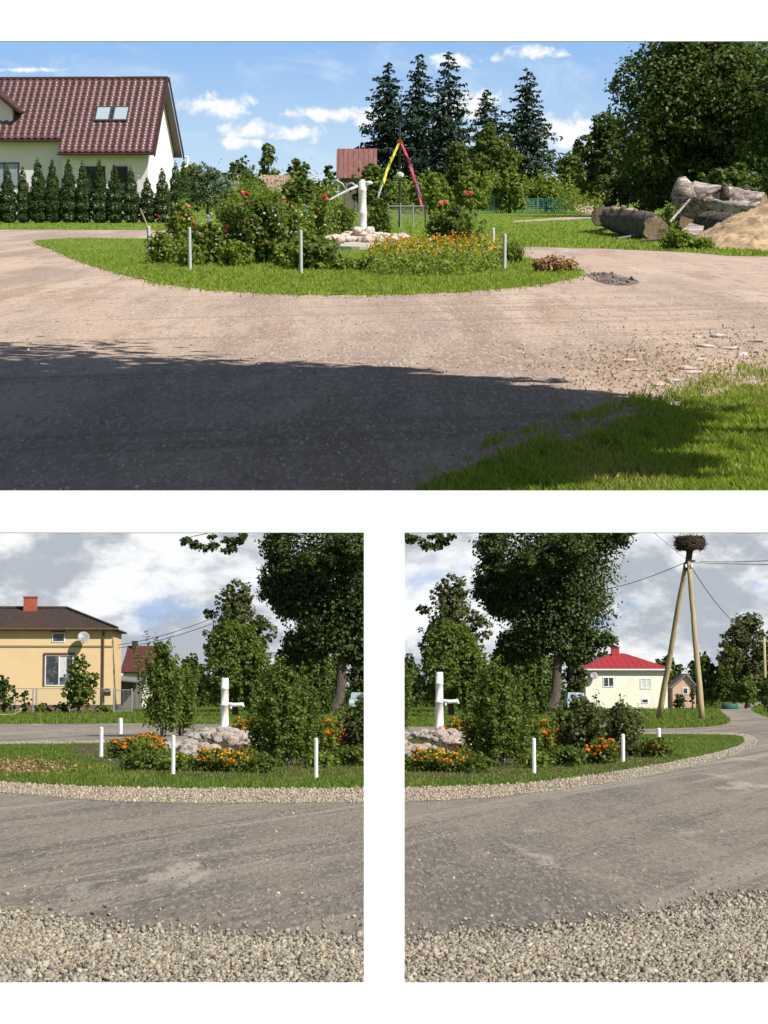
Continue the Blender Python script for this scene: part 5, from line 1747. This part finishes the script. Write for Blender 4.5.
# ------------------------------------------------------------------ house with the red roof
dep = 172.0
ppm = F / dep
b = Lw.at(625, 600, dep)
z = lambda py: Lw.at(625, py, dep).z
x = lambda px: (px - 625) / ppm
t = thing('house', 'white house with a bright red hipped roof right of the big tree', 'house', Lw, (b.x, dep, 0), R(4))
x0, x1, D_ = x(584.5), x(667), 8.0
link('wall', MB().prism([(x0, 0), (x1, 0), (x1, D_), (x0, D_)], 0, z(668)).mesh('wall', M['wall_white']), t)
mb = MB()
hip_roof(mb, x0 - .25, x1 + .3, -.35, D_ + .35, z(668.5), z(652.5), 3.2)
ribs(mb, x0 - .25, x1 + .3, -.35, z(668.5), D_ / 2, z(652.5), .55, 3.2, .03, .02)
rf = link('roof', mb.mesh('roof', M['roof_red']), t)
link('chimney', MB().box((x(622), D_ / 2 - .5, z(651)), (.65, .5, .9)).box((x(622), D_ / 2 - .5, z(646.5)), (.75, .6, .10)).mesh('chimney', M['roof_red']), rf)
link('fascia', MB().box(((x0 + x1) / 2 + .02, -.36, z(669.6)), (x1 - x0 + .5, .06, .12)).mesh('fascia', M['pvc_white']), t)
window(t, (x(607.5), -.02, z(682)), .95, .85, 'pvc_white', 'glass', 1)
window(t, (x(645), -.02, z(683.5)), .95, .9, 'pvc_white', 'curtain', 1)
window(t, (x(644), -.02, z(701)), .6, .4, 'pvc_white', 'glass', 0)
dp = thing('satellite_dish', 'small grey dish on the white wall under the red roof', 'satellite dish', Lw, Lw.at(593.5, 676, dep - .5))
mb = MB().lathe([(.02, 0), (.2, .02), (.34, .08), (.35, .10), (.2, .05), (.02, .03)], 18)
mb.v = [tuple(Matrix.Rotation(R(65), 3, 'X') @ Vector(q)) for q in mb.v]
link('dish', mb.mesh('dish', M['dish_grey'], True), dp)
link('bracket', MB().tube([(0, .05, 0), (0, .3, -.2), (0, .48, -.2)], .03, 6).mesh('bracket', M['steel_dark']), dp)

dep = 180.0
ppm = F / dep
t = thing('cottage', 'small pink cottage with a grey roof behind the stork poles', 'house', Lw, (Lw.at(683, 600, dep).x, dep, 0))
z = lambda py: Lw.at(683, py, dep).z
hw = 11.5 / ppm
link('wall', MB().prism([(-hw, 0), (hw, 0), (hw, 5), (-hw, 5)], 0, z(686)).add([(-hw, -.003, z(686)), (hw, -.003, z(686)), (.2, -.003, z(675))], [(0, 1, 2)]).mesh('wall', M['wall_pink']), t)
mb = MB()
mb.slab([(-hw - .3, -.3, z(688)), (.2, -.3, z(673.5)), (.2, 5.3, z(673.5)), (-hw - .3, 5.3, z(688))], .10)
mb.slab([(hw + .3, -.3, z(688)), (hw + .3, 5.3, z(688)), (.2, 5.3, z(673.5)), (.2, -.3, z(673.5))], .10)
link('roof', mb.mesh('roof', M['roof_grey']), t)
window(t, (.1, -.03, z(691)), .5, .6, 'pvc_white', 'glass', 0)

# ------------------------------------------------------------------ stork nest on its two legged pole
dep = 107.0
ppm = F / dep
b = Lw.at(692, 600, dep)
z = lambda py: Lw.at(692, py, dep).z
x = lambda px: (px - 692) / ppm
t = thing('nest_pole', 'tall two legged wooden pole carrying the stork nest', 'pole', Lw, (b.x, dep, 0))
rg = random.Random(4)


def pole_leg(p0, p1, r0, r1):
    pts = [Vector(p0).lerp(Vector(p1), i / 9) + Vector((rg.uniform(-.02, .02), rg.uniform(-.02, .02), 0)) for i in range(10)]
    return MB().tube(pts, [r0 + (r1 - r0) * i / 9 for i in range(10)], 10)


link('leg', pole_leg((x(665), 3.0, 0), (x(687), .25, z(563)), .17, .12).mesh('leg', M['wood_pole'], True), t)
link('leg', pole_leg((x(700.5), 0, 0), (x(688.8), 0, z(561)), .17, .12).mesh('leg', M['wood_pole'], True), t)
link('top_post', MB().tube([(x(688), .1, z(570)), (x(690), .05, z(555)), (x(690.5), 0, z(549))], [.17, .17, .20], 8).box((x(686.5), 0, z(566)), (.28, .2, .2)).box((x(691), 0, z(561)), (.5, .14, .10)).mesh('top_post', M['nest_twig']), t)
mb = MB()
for a_ in range(6):
    q = a_ * math.pi / 3
    mb.tube([(x(690.5), 0, z(549.5)), (x(690.5) + .75 * math.cos(q), .75 * math.sin(q), z(548))], .035, 5)
link('nest_platform', mb.mesh('nest_platform', M['nest_twig']), t)
for q in (-.16, .14):
    link('insulator', MB().lathe([(.04, 0), (.07, .05), (.05, .1), (.07, .15), (.03, .2)], 8).mesh('insulator', M['pvc_white'], True), t, loc=(x(689) + q, -.12, z(568)))
# the nest: a thick wheel of sticks
nb = MB()
nb.lathe([(.25, -.34), (.62, -.28), (.76, 0), (.70, .26), (.45, .34), (.3, .30)], 18)
for i in range(620):
    a_ = rg.uniform(0, 6.283)
    q = rg.uniform(-1, 1)
    r_ = (.80 - .16 * q * q) * rg.uniform(.86, 1.08)
    L = rg.uniform(.14, .34)
    c = Vector((r_ * math.cos(a_), r_ * math.sin(a_), q * .36))
    d_ = Vector((-math.sin(a_) + rg.gauss(0, .35), math.cos(a_) + rg.gauss(0, .35), rg.gauss(0, .28))).normalized()
    nb.tube([c - d_ * L, c + d_ * L], [.014, .008], 3, caps=False)
for i in range(160):
    a_ = rg.uniform(0, 6.283)
    r_ = rg.uniform(0, .7)
    c = Vector((r_ * math.cos(a_), r_ * math.sin(a_), .34))
    d_ = Vector((rg.gauss(0, 1), rg.gauss(0, 1), rg.gauss(0, .2))).normalized()
    nb.tube([c - d_ * .3, c + d_ * .3], [.014, .008], 3, caps=False)
o = link('stork_nest', nb.mesh('stork_nest', M['nest_twig']), place=Lw, loc=(b.x + x(690.5), dep, z(543.5)))
tag(o, 'big dark round stork nest of sticks on top of the pole', 'nest')
# the plain pole at the right edge
bp = Lw.at(763.5, 600, 150)
t = thing('utility_pole', 'plain wooden pole by the lane at the right edge', 'pole', Lw, (bp.x, 150, 0))
zt = Lw.at(763, 637, 150).z
link('pole', MB().tube([(0, 0, 0), (0.02, 0, zt * .5), (0, 0, zt)], [.13, .11, .09], 8).mesh('pole', M['wood_pole'], True), t)
link('crossarm', MB().box((0, 0, zt - .3), (.9, .09, .09)).mesh('crossarm', M['wood_pole']), t)
# overhead wires
def wire(p0, p1, sag, label, r=.022):
    p0, p1 = Vector(p0), Vector(p1)
    pts = [p0.lerp(p1, i / 16) - Vector((0, 0, sag * 4 * (i / 16) * (1 - i / 16))) for i in range(17)]
    o = link('overhead_wire', MB().tube(pts, r, 5).mesh('overhead_wire', M['steel_dark']), place=Lw)
    tag(o, label, 'wire', 'overhead wires at the stork nest pole' if 'nest' in label else 'overhead wires left of the big tree')


wire(Lw.at(686, 562, dep), Lw.at(590, 592, 150), .25, 'dark wire running left from the stork nest pole towards the big tree')
wire(Lw.at(690, 565, dep), Lw.at(763.5, 611 + 27, 150), .9, 'dark wire sagging right from the stork nest pole to the pole by the lane')
wire(Lw.at(700, 561.5, dep), Lw.at(800, 559, 60), .05, 'upper of the two level wires right of the stork nest, running to the right edge', .014)
wire(Lw.at(692, 562.5, dep), Lw.at(800, 565, 62), .02, 'lower of the two level wires right of the stork nest, running to the right edge', .014)
wire(Lw.at(689, 561, dep), Lw.at(640, 520, 70), .05, 'faint wire rising left over the stork nest pole to the top edge', .010)
wire(Lw.at(118, 645, 146), Lw.at(240, 606, 133), .35, 'dark wire from the yellow house eave to the trees, the upper of two', .022)
wire(Lw.at(118, 648, 146), Lw.at(240, 612, 133), .35, 'dark wire from the yellow house eave to the trees, the lower of two', .022)

# ------------------------------------------------------------------ the planted island, once for each lower view
def hand_pump(px, by, top, label):
    pb = Lw.g(px, by)
    ppm = F / pb.y
    h = Lw.at(px, top, pb.y).z
    r = 3.9 / ppm
    t = thing('hand_pump', label, 'pump', Lw, pb)
    link('column', MB().lathe([(r * 1.25, 0), (r * 1.25, .3), (r * 1.05, .34), (r * 1.0, h * .50), (r * 1.16, h * .505), (r * 1.16, h * .53), (r * .98, h * .535), (r * .95, h * .80), (r * 1.06, h * .805), (r * 1.06, h * .825), (r * .95, h * .83), (r * .95, h * .985), (r * .85, h)], 16).mesh('column', M['paint_white'], True), t)
    zs = h * .53
    link('spout', MB().tube([(r * .5, -.02, zs), (r * 2.6, -.03, zs - .02), (r * 4.6, -.04, zs), (r * 4.75, -.04, zs - .10)], [.085, .07, .07, .06], 8).tube([(r * 1.6, -.02, zs - .08), (r * 1.6, -.02, zs - .18)], [.05, .03], 6).mesh('spout', M['paint_white'], True), t)
    return t, pb


def stone_heap(px0, px1, pc, y0, n, label, group, seed, lim):
    rg = random.Random(seed)
    for i in range(n):
        yy = y0 - 20 + 24 * ((i * .618) % 1.0)
        f = max(0, 1 - ((yy - y0) / 21) ** 2)
        half = (px1 - px0) / 2 * (.85 + .27 * f)
        px = pc + half * (2 * ((i * .387 + .07 * rg.random()) % 1.0) - 1)
        e = max(0, 1 - abs(px - pc) / half)
        rr = rg.uniform(.12, .24) * (.85 + .25 * e)
        X = (px - 384) * yy / F
        if lim * X < rr + .05:
            continue
        z = .03 + rr * .4 + .20 * e * f * rg.uniform(.6, 1.1) * rg.uniform(.75, 1.0)
        rock(Lw, X, yy, z, rr, ('rock_tan', 'rock_grey', 'rock_pink', 'rock_grey', 'rock_tan')[i % 5], i + seed, label, group)


def garden(dx, lim, view):
    ok = lambda px, hw: (px + dx - hw < 384 and px + dx > -30) if lim < 0 else (px + dx + hw > 386 and px + dx < 800)
    PX = lambda px: px + dx
    hand_pump(224.5 + dx, 734, 678 if lim < 0 else 672, f'white hand pump with a short spout in the {view} view')
    stone_heap(184 + dx, 268 + dx, 226 + dx, 63, 122, f'pale boulder heaped round the short spouted white pump in the {view} view', f'stones round the {view} pump', 7 if lim < 0 else 3, lim)
    for (px, by, hw, nm) in ((262, 752, 17, 'right'), (168, 748, 17, 'left')):
        if ok(px, -4):
            p = Lw.g(PX(px), by)
            mb = MB().lathe([(hw * p.y / F, 0), (hw * p.y / F, .12), (hw * p.y / F * .95, .14)], 9)
            mb.v = [(q[0], q[1] * 4, q[2]) for q in mb.v]
            o = link('concrete_slab', mb.mesh('concrete_slab', M['concrete']), place=Lw, loc=p)
            tag(o, f'flat pale slab at the {nm} foot of the boulders in the {view} view', 'slab')
    # beds of bare soil
    soil = [(70, 752), (110, 765), (170, 776), (250, 779), (340, 778), (420, 768), (455, 757), (445, 746), (380, 742), (200, 742), (100, 744)]
    sp = [(min(PX(px), 383) if lim < 0 else max(PX(px), 385), py) for px, py in soil]
    me, soil_pl = patch('bed_soil', Lw, sp, 0.018 + (.001 if lim > 0 else 0), M['bed_soil'], 2)
    struct('bed_soil', me, Lw)
    S = [
     # name, label, category, px, base, top, w, leaf material, n, leaf, keywords
     ('tall_shrub', f'tall narrow dark shrub left of the pump in the {view} view', 'shrub', 162, 737, 630, 38, 'leaf_mid', 4200, .17, [], dict(k=11, wide_top=.75, stalk=.35)),
     ('tall_shrub', f'lower dark shrub between the tall narrow shrub and the pump in the {view} view', 'shrub', 181, 736, 654, 34, 'leaf_mid', 3400, .17, [], dict(k=10, wide_top=.75, stalk=.35)),
     ('leafy_shrub', f'tallest leafy shrub standing right of the pump in the {view} view', 'shrub', 286, 768, 652, 60, 'leaf_mid', 4600, .13, [], dict(k=12, stalk=.3, clump=.2, wide_top=.5)),
     ('leafy_shrub', f'leafy shrub just right of the pump spout in the {view} view', 'shrub', 266, 764, 690, 36, 'leaf_mid', 2200, .13, [], dict(k=9, stalk=.3, clump=.2)),
     ('leafy_shrub', f'shorter leafy shrub right of the tallest leafy shrub in the {view} view', 'shrub', 310, 766, 698, 32, 'leaf_mid', 1900, .13, [], dict(k=8, stalk=.3, clump=.2)),
     ('low_perennial', f'low green leaves at the foot of the tallest leafy shrub in the {view} view', 'plant', 262, 774, 752, 34, 'leaf_mid', 700, .10, [], dict(stems=0, wide_top=.9)),
     ('low_perennial', f'low light green clump beside the tallest leafy shrub in the {view} view', 'plant', 322, 769, 750, 34, 'leaf_light', 800, .10, [], dict(stems=0, wide_top=.9)),
     ('loose_shrub', f'first loose olive shrub right of the tallest leafy shrub in the {view} view', 'shrub', 366, 763, 692, 54, 'leaf_olive', 2200, .15, [], dict(k=9, clump=.18)),
     ('loose_shrub', f'second loose olive shrub further right of the tallest leafy shrub in the {view} view', 'shrub', 405, 757, 697, 46, 'leaf_olive', 1900, .15, [], dict(k=9, clump=.18)),
     ('marigold_bed', f'front clump of yellow and orange marigolds below the boulders in the {view} view', 'flowers', 212, 772, 748, 62, 'leaf_mid', 1500, .09, [], dict(stems=0, wide_top=.95, mass=[(90, 2.3, 'petal_yellow', .5), (60, 2.3, 'petal_orange', .5), (10, 2.2, 'petal_red', .5)])),
     ('marigold_bed', f'low yellow flowered clump left of the front marigolds in the {view} view', 'flowers', 178, 772, 752, 36, 'leaf_light', 900, .10, [], dict(stems=0, wide_top=.95, mass=[(14, 2.0, 'petal_yellow', .5)])),
     ('orange_lilies', f'drift of orange lilies right of the tallest leafy shrub in the {view} view', 'flowers', 332, 755, 720, 56, 'leaf_light', 1500, .13, [], dict(stems=0, wide_top=.9, mass=[(161, 2.8, 'petal_orange', .4)])),
     ('orange_lilies', f'orange lilies at the right foot of the boulders in the {view} view', 'flowers', 252, 764, 744, 34, 'leaf_mid', 800, .11, [], dict(stems=0, wide_top=.9, mass=[(50, 2.3, 'petal_orange', .4)])),
     ('orange_lilies', f'wide drift of orange lilies left of the boulders in the {view} view', 'flowers', 140, 757, 736, 56, 'leaf_light', 1300, .12, [], dict(stems=0, wide_top=.95, mass=[(90, 2.3, 'petal_orange', .4)])),
     ('marigold_bed', f'second marigold clump at the front right of the boulders, {view} view', 'flowers', 238, 773, 752, 44, 'leaf_mid', 1200, .09, [], dict(stems=0, wide_top=.95, mass=[(60, 2.3, 'petal_yellow', .45), (60, 2.3, 'petal_orange', .45)])),
     ('orange_lilies', f'tall orange lilies between the two loose olive shrubs in the {view} view', 'flowers', 350, 752, 722, 44, 'leaf_light', 1100, .13, [], dict(stems=0, wide_top=.9, mass=[(110, 2.6, 'petal_orange', .4)])),
     ('orange_lilies', f'patch of orange flowers behind the pump base in the {view} view', 'flowers', 246, 738, 716, 30, 'leaf_light', 600, .15, [], dict(stems=0, wide_top=.9, mass=[(76, 2.6, 'petal_orange', .35)])),
     ('orange_lilies', f'orange lilies under the second loose olive shrub in the {view} view', 'flowers', 388, 765, 738, 40, 'leaf_mid', 900, .12, [], dict(stems=0, wide_top=.9, mass=[(114, 2.6, 'petal_orange', .4)])),
     ('orange_lilies', f'orange flowered clump near the left end of the bed in the {view} view', 'flowers', 124, 759, 737, 36, 'leaf_mid', 1000, .12, [], dict(stems=0, wide_top=.9, mass=[(104, 2.5, 'petal_orange', .45)])),
     ('orange_lilies', f'smaller orange flowered clump behind the left bed end in the {view} view', 'flowers', 150, 750, 732, 32, 'leaf_mid', 800, .12, [], dict(stems=0, wide_top=.9, mass=[(76, 2.5, 'petal_orange', .45)])),
     ('low_perennial', f'low green leaves at the front left of the bed, {view} view', 'plant', 145, 771, 750, 50, 'leaf_mid', 1200, .10, [], dict(stems=0, wide_top=.9)),
     ('low_perennial', f'bushy green leaves at the far right end of the bed in the {view} view', 'plant', 440, 758, 736, 44, 'leaf_mid', 1000, .12, [], dict(stems=0, wide_top=.9, mass=[(19, 2.6, 'petal_orange', .4)])),
     ('low_perennial', f'leafy clump between the orange lilies and the second post in the {view} view', 'plant', 352, 767, 744, 40, 'leaf_mid', 1100, .11, [], dict(stems=0, wide_top=.9)),
    ]
    for i, (nm, lab, cat, px, by, top, wd, lm, n, lf, fl, kw) in enumerate(S):
        if not ok(px, wd * .25):
            continue
        plant(nm, lab, cat, Lw, PX(px), by, top, wd, lm, int(n * 2.4), lf * .68, 700 + i, fl, None, lim, **kw)
    # trees and bushes behind the island
    T = [
     ('broadleaf_tree', f'airy olive green tree rising behind the white pump in the {view} view', 'tree', 236, 140, 84, 580 if lim < 0 else 573, 668, 'leaf_olive', 3600, .34, 11, dict(k=9, clump=.2)),
     ('broadleaf_tree', f'dense green tree right behind the white pump in the {view} view', 'tree', 236, 122, 100, 618, 712, 'leaf_mid', 7500, .28, 12, dict(k=12)),
     ('broadleaf_tree', f'mid green bushy tree left of the big trunk in the {view} view', 'tree', 290, 146, 66, 640, 712, 'leaf_mid', 4200, .30, 13, dict(k=9)),
     ('broadleaf_tree', f'greyish tree standing far behind the big trunk in the {view} view', 'tree', 306, 166, 64, 612, 705, 'leaf_olive', 3400, .36, 14, dict(k=9)),
     ('broadleaf_tree', f'green tree filling the gap beside the big trunk in the {view} view', 'tree', 322, 160, 56, 632, 708, 'leaf_mid', 3600, .32, 18, dict(k=9)),
     ('bush', f'dull green bush just right of the big trunk in the {view} view', 'bush', 359, 164, 30, 640, 706, 'leaf_olive', 1900, .34, 15, dict(k=7)),
     ('bush', f'dark bush low behind the tallest leafy shrub in the {view} view', 'bush', 312, 126, 56, 672, 713, 'leaf_dark', 2200, .26, 16, dict(k=7)),
     ('bush', f'dark green bush behind the tall narrow shrub in the {view} view', 'bush', 192, 128, 48, 650, 714, 'leaf_dark', 2400, .27, 17, dict(k=7)),
    ]
    for (nm, lab, cat, px, dep, wd, top, bot, lm, n, lf, sd, kw) in T:
        if ok(px, wd * .3):
            tree(nm, lab, cat, Lw, PX(px), dep, wd, top, bot, lm, int(n * 2.4), lf * .74, 200 + sd, keep=lim, group=None, **kw)
    # the big tree
    dep = 145
    b = Lw.at(PX(341.5), 600, dep)
    b.z = 0
    ppm = F / dep
    zz = lambda py: Lw.at(384, py, dep).z
    t = thing('maple_tree', f'big dark maple with a thick trunk and spreading crown in the {view} view', 'tree', Lw, b)
    rgm = random.Random(9)
    bl = [(0, 0, zz(556), 4.7, 3.3, 3.6), (0, .2, zz(606), 4.2, 2.9, 2.4), (.2, .2, zz(640), 2.8, 2.2, 1.2)]
    for i in range(60):
        py = 520 + 138 * ((i * .618) % 1.0)
        half = 5.9 if py < 560 else (5.9 - (py - 560) * .012 if py < 620 else 5.2 - (py - 620) * .085)
        ang = i * 2.4 + rgm.uniform(-.4, .4)
        r_ = rgm.uniform(.6, 1.4)
        e = (half - r_ * .7) * rgm.uniform(.72, 1.04)
        bl.append((math.cos(ang) * e, math.sin(ang) * e * .8, zz(py), r_ * 1.15, r_, r_ * rgm.uniform(.6, .9)))
    bl += [(-4.7, 0, zz(545), 1.3, 1.4, 1.2), (-4.4, .3, zz(572), 1.4, 1.4, 1.2), (-4.2, -.2, zz(522), 1.3, 1.4, 1.0), (3.3, .2, zz(640), 1.2, 1.2, .9), (-3.4, .2, zz(640), 1.0, 1.2, .8), (4.6, .2, zz(530), 1.2, 1.4, 1.2), (1.6, .5, zz(654), 1.0, 1.2, .7), (-1.9, .2, zz(650), 1.0, 1.2, .8)]
    link('crown', crown('crown', 240, bl, 88000, .235, M['leaf_oak'], keep_for(Lw, b, lim), .26, (.30, 1.0), aspect=.8), t)
    mb = MB()
    h = zz(560)
    mb.tube([(-.62, 0, 0), (-.32, 0, .5), (-.10, 0, 1.3), (0, 0, zz(672)), (.12, 0, zz(645)), (.10, 0, zz(600)), (0, 0, h)], [.60, .44, .37, .33, .30, .22, .08], 12)
    for (x1, zf, zt_, r_) in ((-3.0, 650, 610, .14), (2.8, 645, 618, .14), (-1.8, 620, 570, .12), (2.0, 622, 575, .12)):
        xe = x1
        if lim * (b.x + xe) < .1:
            xe = lim * .15 - b.x
        mb.tube([(.08, 0, zz(zf)), (xe * .5, .1, zz((zf + zt_) / 2 + 4)), (xe, .2, zz(zt_))], [r_, r_ * .7, .03], 7)
    link('trunk', mb.mesh('trunk', M['bark_grey'], True), t)
    # long low bough reaching out to the left, cut by the top of the view
    if lim < 0:
        bb = [(xx_, yy_) for xx_, yy_ in ((186, 541), (196, 545), (205, 549), (214, 546), (224, 552), (232, 548), (238, 540), (226, 540), (210, 538), (244, 534))]
    else:
        bb = [(xx_ - dx, yy_) for xx_, yy_ in ((404, 536), (412, 540), (420, 541), (428, 546), (437, 547), (444, 541), (450, 537), (430, 538), (440, 535))]
    bl = []
    for (px, py) in bb:
        c = Lw.at(PX(px), py, dep) - b
        bl.append((c.x, c.y, c.z, .42, .5, .32))
    link('bough', crown('bough', 251, bl, 1500, .25, M['leaf_oak'], keep_for(Lw, b, lim), .4, (.1, 1.0), aspect=.8), t)
    e0, e1 = Lw.at(PX(300), 522, dep) - b, Lw.at(max(PX(bb[0][0]), 388 if lim > 0 else 0), bb[0][1] - 3, dep) - b
    link('bough_stem', MB().tube([e0, e0.lerp(e1, .5) + Vector((0, 0, .35)), e1], [.09, .05, .02], 6).mesh('bough_stem', M['bark_grey']), t)
    parked_car(PX(359.5), 152, f'pale teal car showing between the big trunk and the shrubs in the {view} view')


garden(0, -1, 'lower left')
garden(215, 1, 'lower right')
for (px, by, top, lab) in [(101, 758, 727, 'white post at the far left end of the flower bed in the lower left view'),
                           (120.5, 734, 718, 'small white post behind the left bed end, against the back road, lower left view'),
                           (173, 775, 735, 'white post before the marigolds left of the pump in the lower left view'),
                           (316, 779, 738, 'white post right of the tallest leafy shrub in the lower left view'),
                           (534, 775, 738, 'leftmost of the three white posts in the lower right view'),
                           (623, 763, 734, 'middle of the three white posts in the lower right view'),
                           (659, 753, 728, 'rightmost of the three white posts in the lower right view')]:
    post(Lw, px, by, top, 'post_white', lab, 4.2)

rng = np.random.default_rng(66)
P = ground_xy(Lw, rng.normal(22, 26, 1100), rng.normal(768, 4, 1100))
P = P[in_poly(P[:, 0], P[:, 1], isl_pl)]
P[:, 2] = rng.uniform(.03, .07, len(P))
o = link('dry_leaves', leaf_mesh('dry_leaves', quads(rng, P, .07 * rng.uniform(.6, 1.3, len(P)), .7), M['leaf_dry']), place=Lw)
tag(o, 'brown dry leaves and dead grass on the left tip of the lower lawn', 'leaf litter', kind='stuff')
# ------------------------------------------------------------------ greenery in front of the yellow house
tree('bush', 'leafy bush growing against the yellow house window', 'bush', Lw, 80, 138, 46, 652, 714, 'leaf_mid', 3400, .24, 301, k=9)
tree('evergreen_bush', 'round dark evergreen bush at the left edge before the yellow house', 'bush', Lw, 6, 138, 34, 674, 714, 'needle_thuja', 2600, .17, 302, k=8)
tree('evergreen_bush', 'small dark cone shaped evergreen right of the round bush', 'bush', Lw, 26, 138, 16, 688, 714, 'needle_thuja', 700, .15, 303, k=6)
for i, (px, wd, top, rel) in enumerate(((45, 26, 702, 'left of'), (105, 24, 704, 'right of'), (64, 20, 701, 'just under'))):
    tree('bush', f'low green plants along the fence {rel} the leafy window bush', 'bush', Lw, px, 139.5, wd, top, 714, 'leaf_light', 500, .20, 310 + i, k=5)

# ------------------------------------------------------------------ trees of the lower right background
RT = [('broadleaf_tree', 'rounded airy tree rising beside the lane at the right', 'tree', 746, 182, 76, 611, 700, 'leaf_olive', 6500, .40, 321, dict(k=10)),
      ('broadleaf_tree', 'dark tree behind the red roofed house and the left nest leg', 'tree', 664, 184, 40, 648, 704, 'leaf_dark', 2600, .40, 322, dict(k=8)),
      ('broadleaf_tree', 'dark green tree right behind the stork nest legs', 'tree', 702, 183, 44, 650, 704, 'leaf_dark', 2900, .40, 323, dict(k=8)),
      ('broadleaf_tree', 'shady tree just left of the airy tree by the lane', 'tree', 722, 176, 34, 664, 705, 'leaf_dark', 2200, .36, 324, dict(k=8)),
      ('broadleaf_tree', 'light green bush below the airy tree at the lane side', 'bush', 744, 172, 40, 676, 706, 'leaf_mid', 1900, .30, 325, dict(k=7)),
      ('broadleaf_tree', 'tree top showing above the left end of the red roof', 'tree', 601, 184, 36, 647, 704, 'leaf_mid', 1900, .40, 326, dict(k=7)),
      ('bush', 'dark bush leaning over the lane at the right edge', 'bush', 766, 140, 22, 676, 714, 'leaf_dark', 1400, .22, 327, dict(k=6)),
      ('thuja', 'small pointed evergreen in front of the pink cottage', 'conifer', 691, 168, 8, 682, 707, 'needle_thuja', 500, .18, 328, dict(k=6)),
      ('bush', 'clipped dark hedge bush between the stork nest legs', 'bush', 678, 166, 20, 694, 708, 'needle_thuja', 800, .2, 329, dict(k=6))]
for (nm, lab, cat, px, dep, wd, top, bot, lm, n, lf, sd, kw) in RT:
    tree(nm, lab, cat, Lw, px, dep, wd, top, bot, lm, int(n * 2.0), lf * .75, sd, **kw)
b = Lw.at(728, 600, 168)
mb = MB()
mb.lathe([(.62, 0), (.66, .1), (.66, .62), (.60, .74), (.2, .78)], 20)
mb.v = [(q[0] * 1.1, q[1], q[2] * .6) for q in mb.v]
o = link('water_tank', mb.mesh('water_tank', M['tank_teal'], True), place=Lw, loc=(b.x, 168, 0))
tag(o, 'low teal tank on the grass where the lane begins', 'tank')
# the wood far off closes the skyline
rng = np.random.default_rng(41)
P = []
for i in range(150):
    px = -40 + 850 * i / 149 + rng.uniform(-4, 4)
    dd = rng.uniform(186, 196)
    h = rng.uniform(1.6, 3.2)
    q = rng.normal(size=(150, 3)) * np.array([.75, .8, h * .28]) + np.array([(px - 384) * dd / F, dd, h * .45])
    P.append(q)
P = np.concatenate(P)
P = P[P[:, 2] > 0.0]
P = P[(P[:, 0] < 32) | (P[:, 0] > 37)]
o = link('far_wood', leaf_mesh('far_wood', quads(rng, P, .42 * rng.uniform(.6, 1.3, len(P)), .7), M['leaf_dark']), place=Lw)
tag(o, 'dark line of far off wood closing the skyline of the lower views', 'wood', kind='stuff')
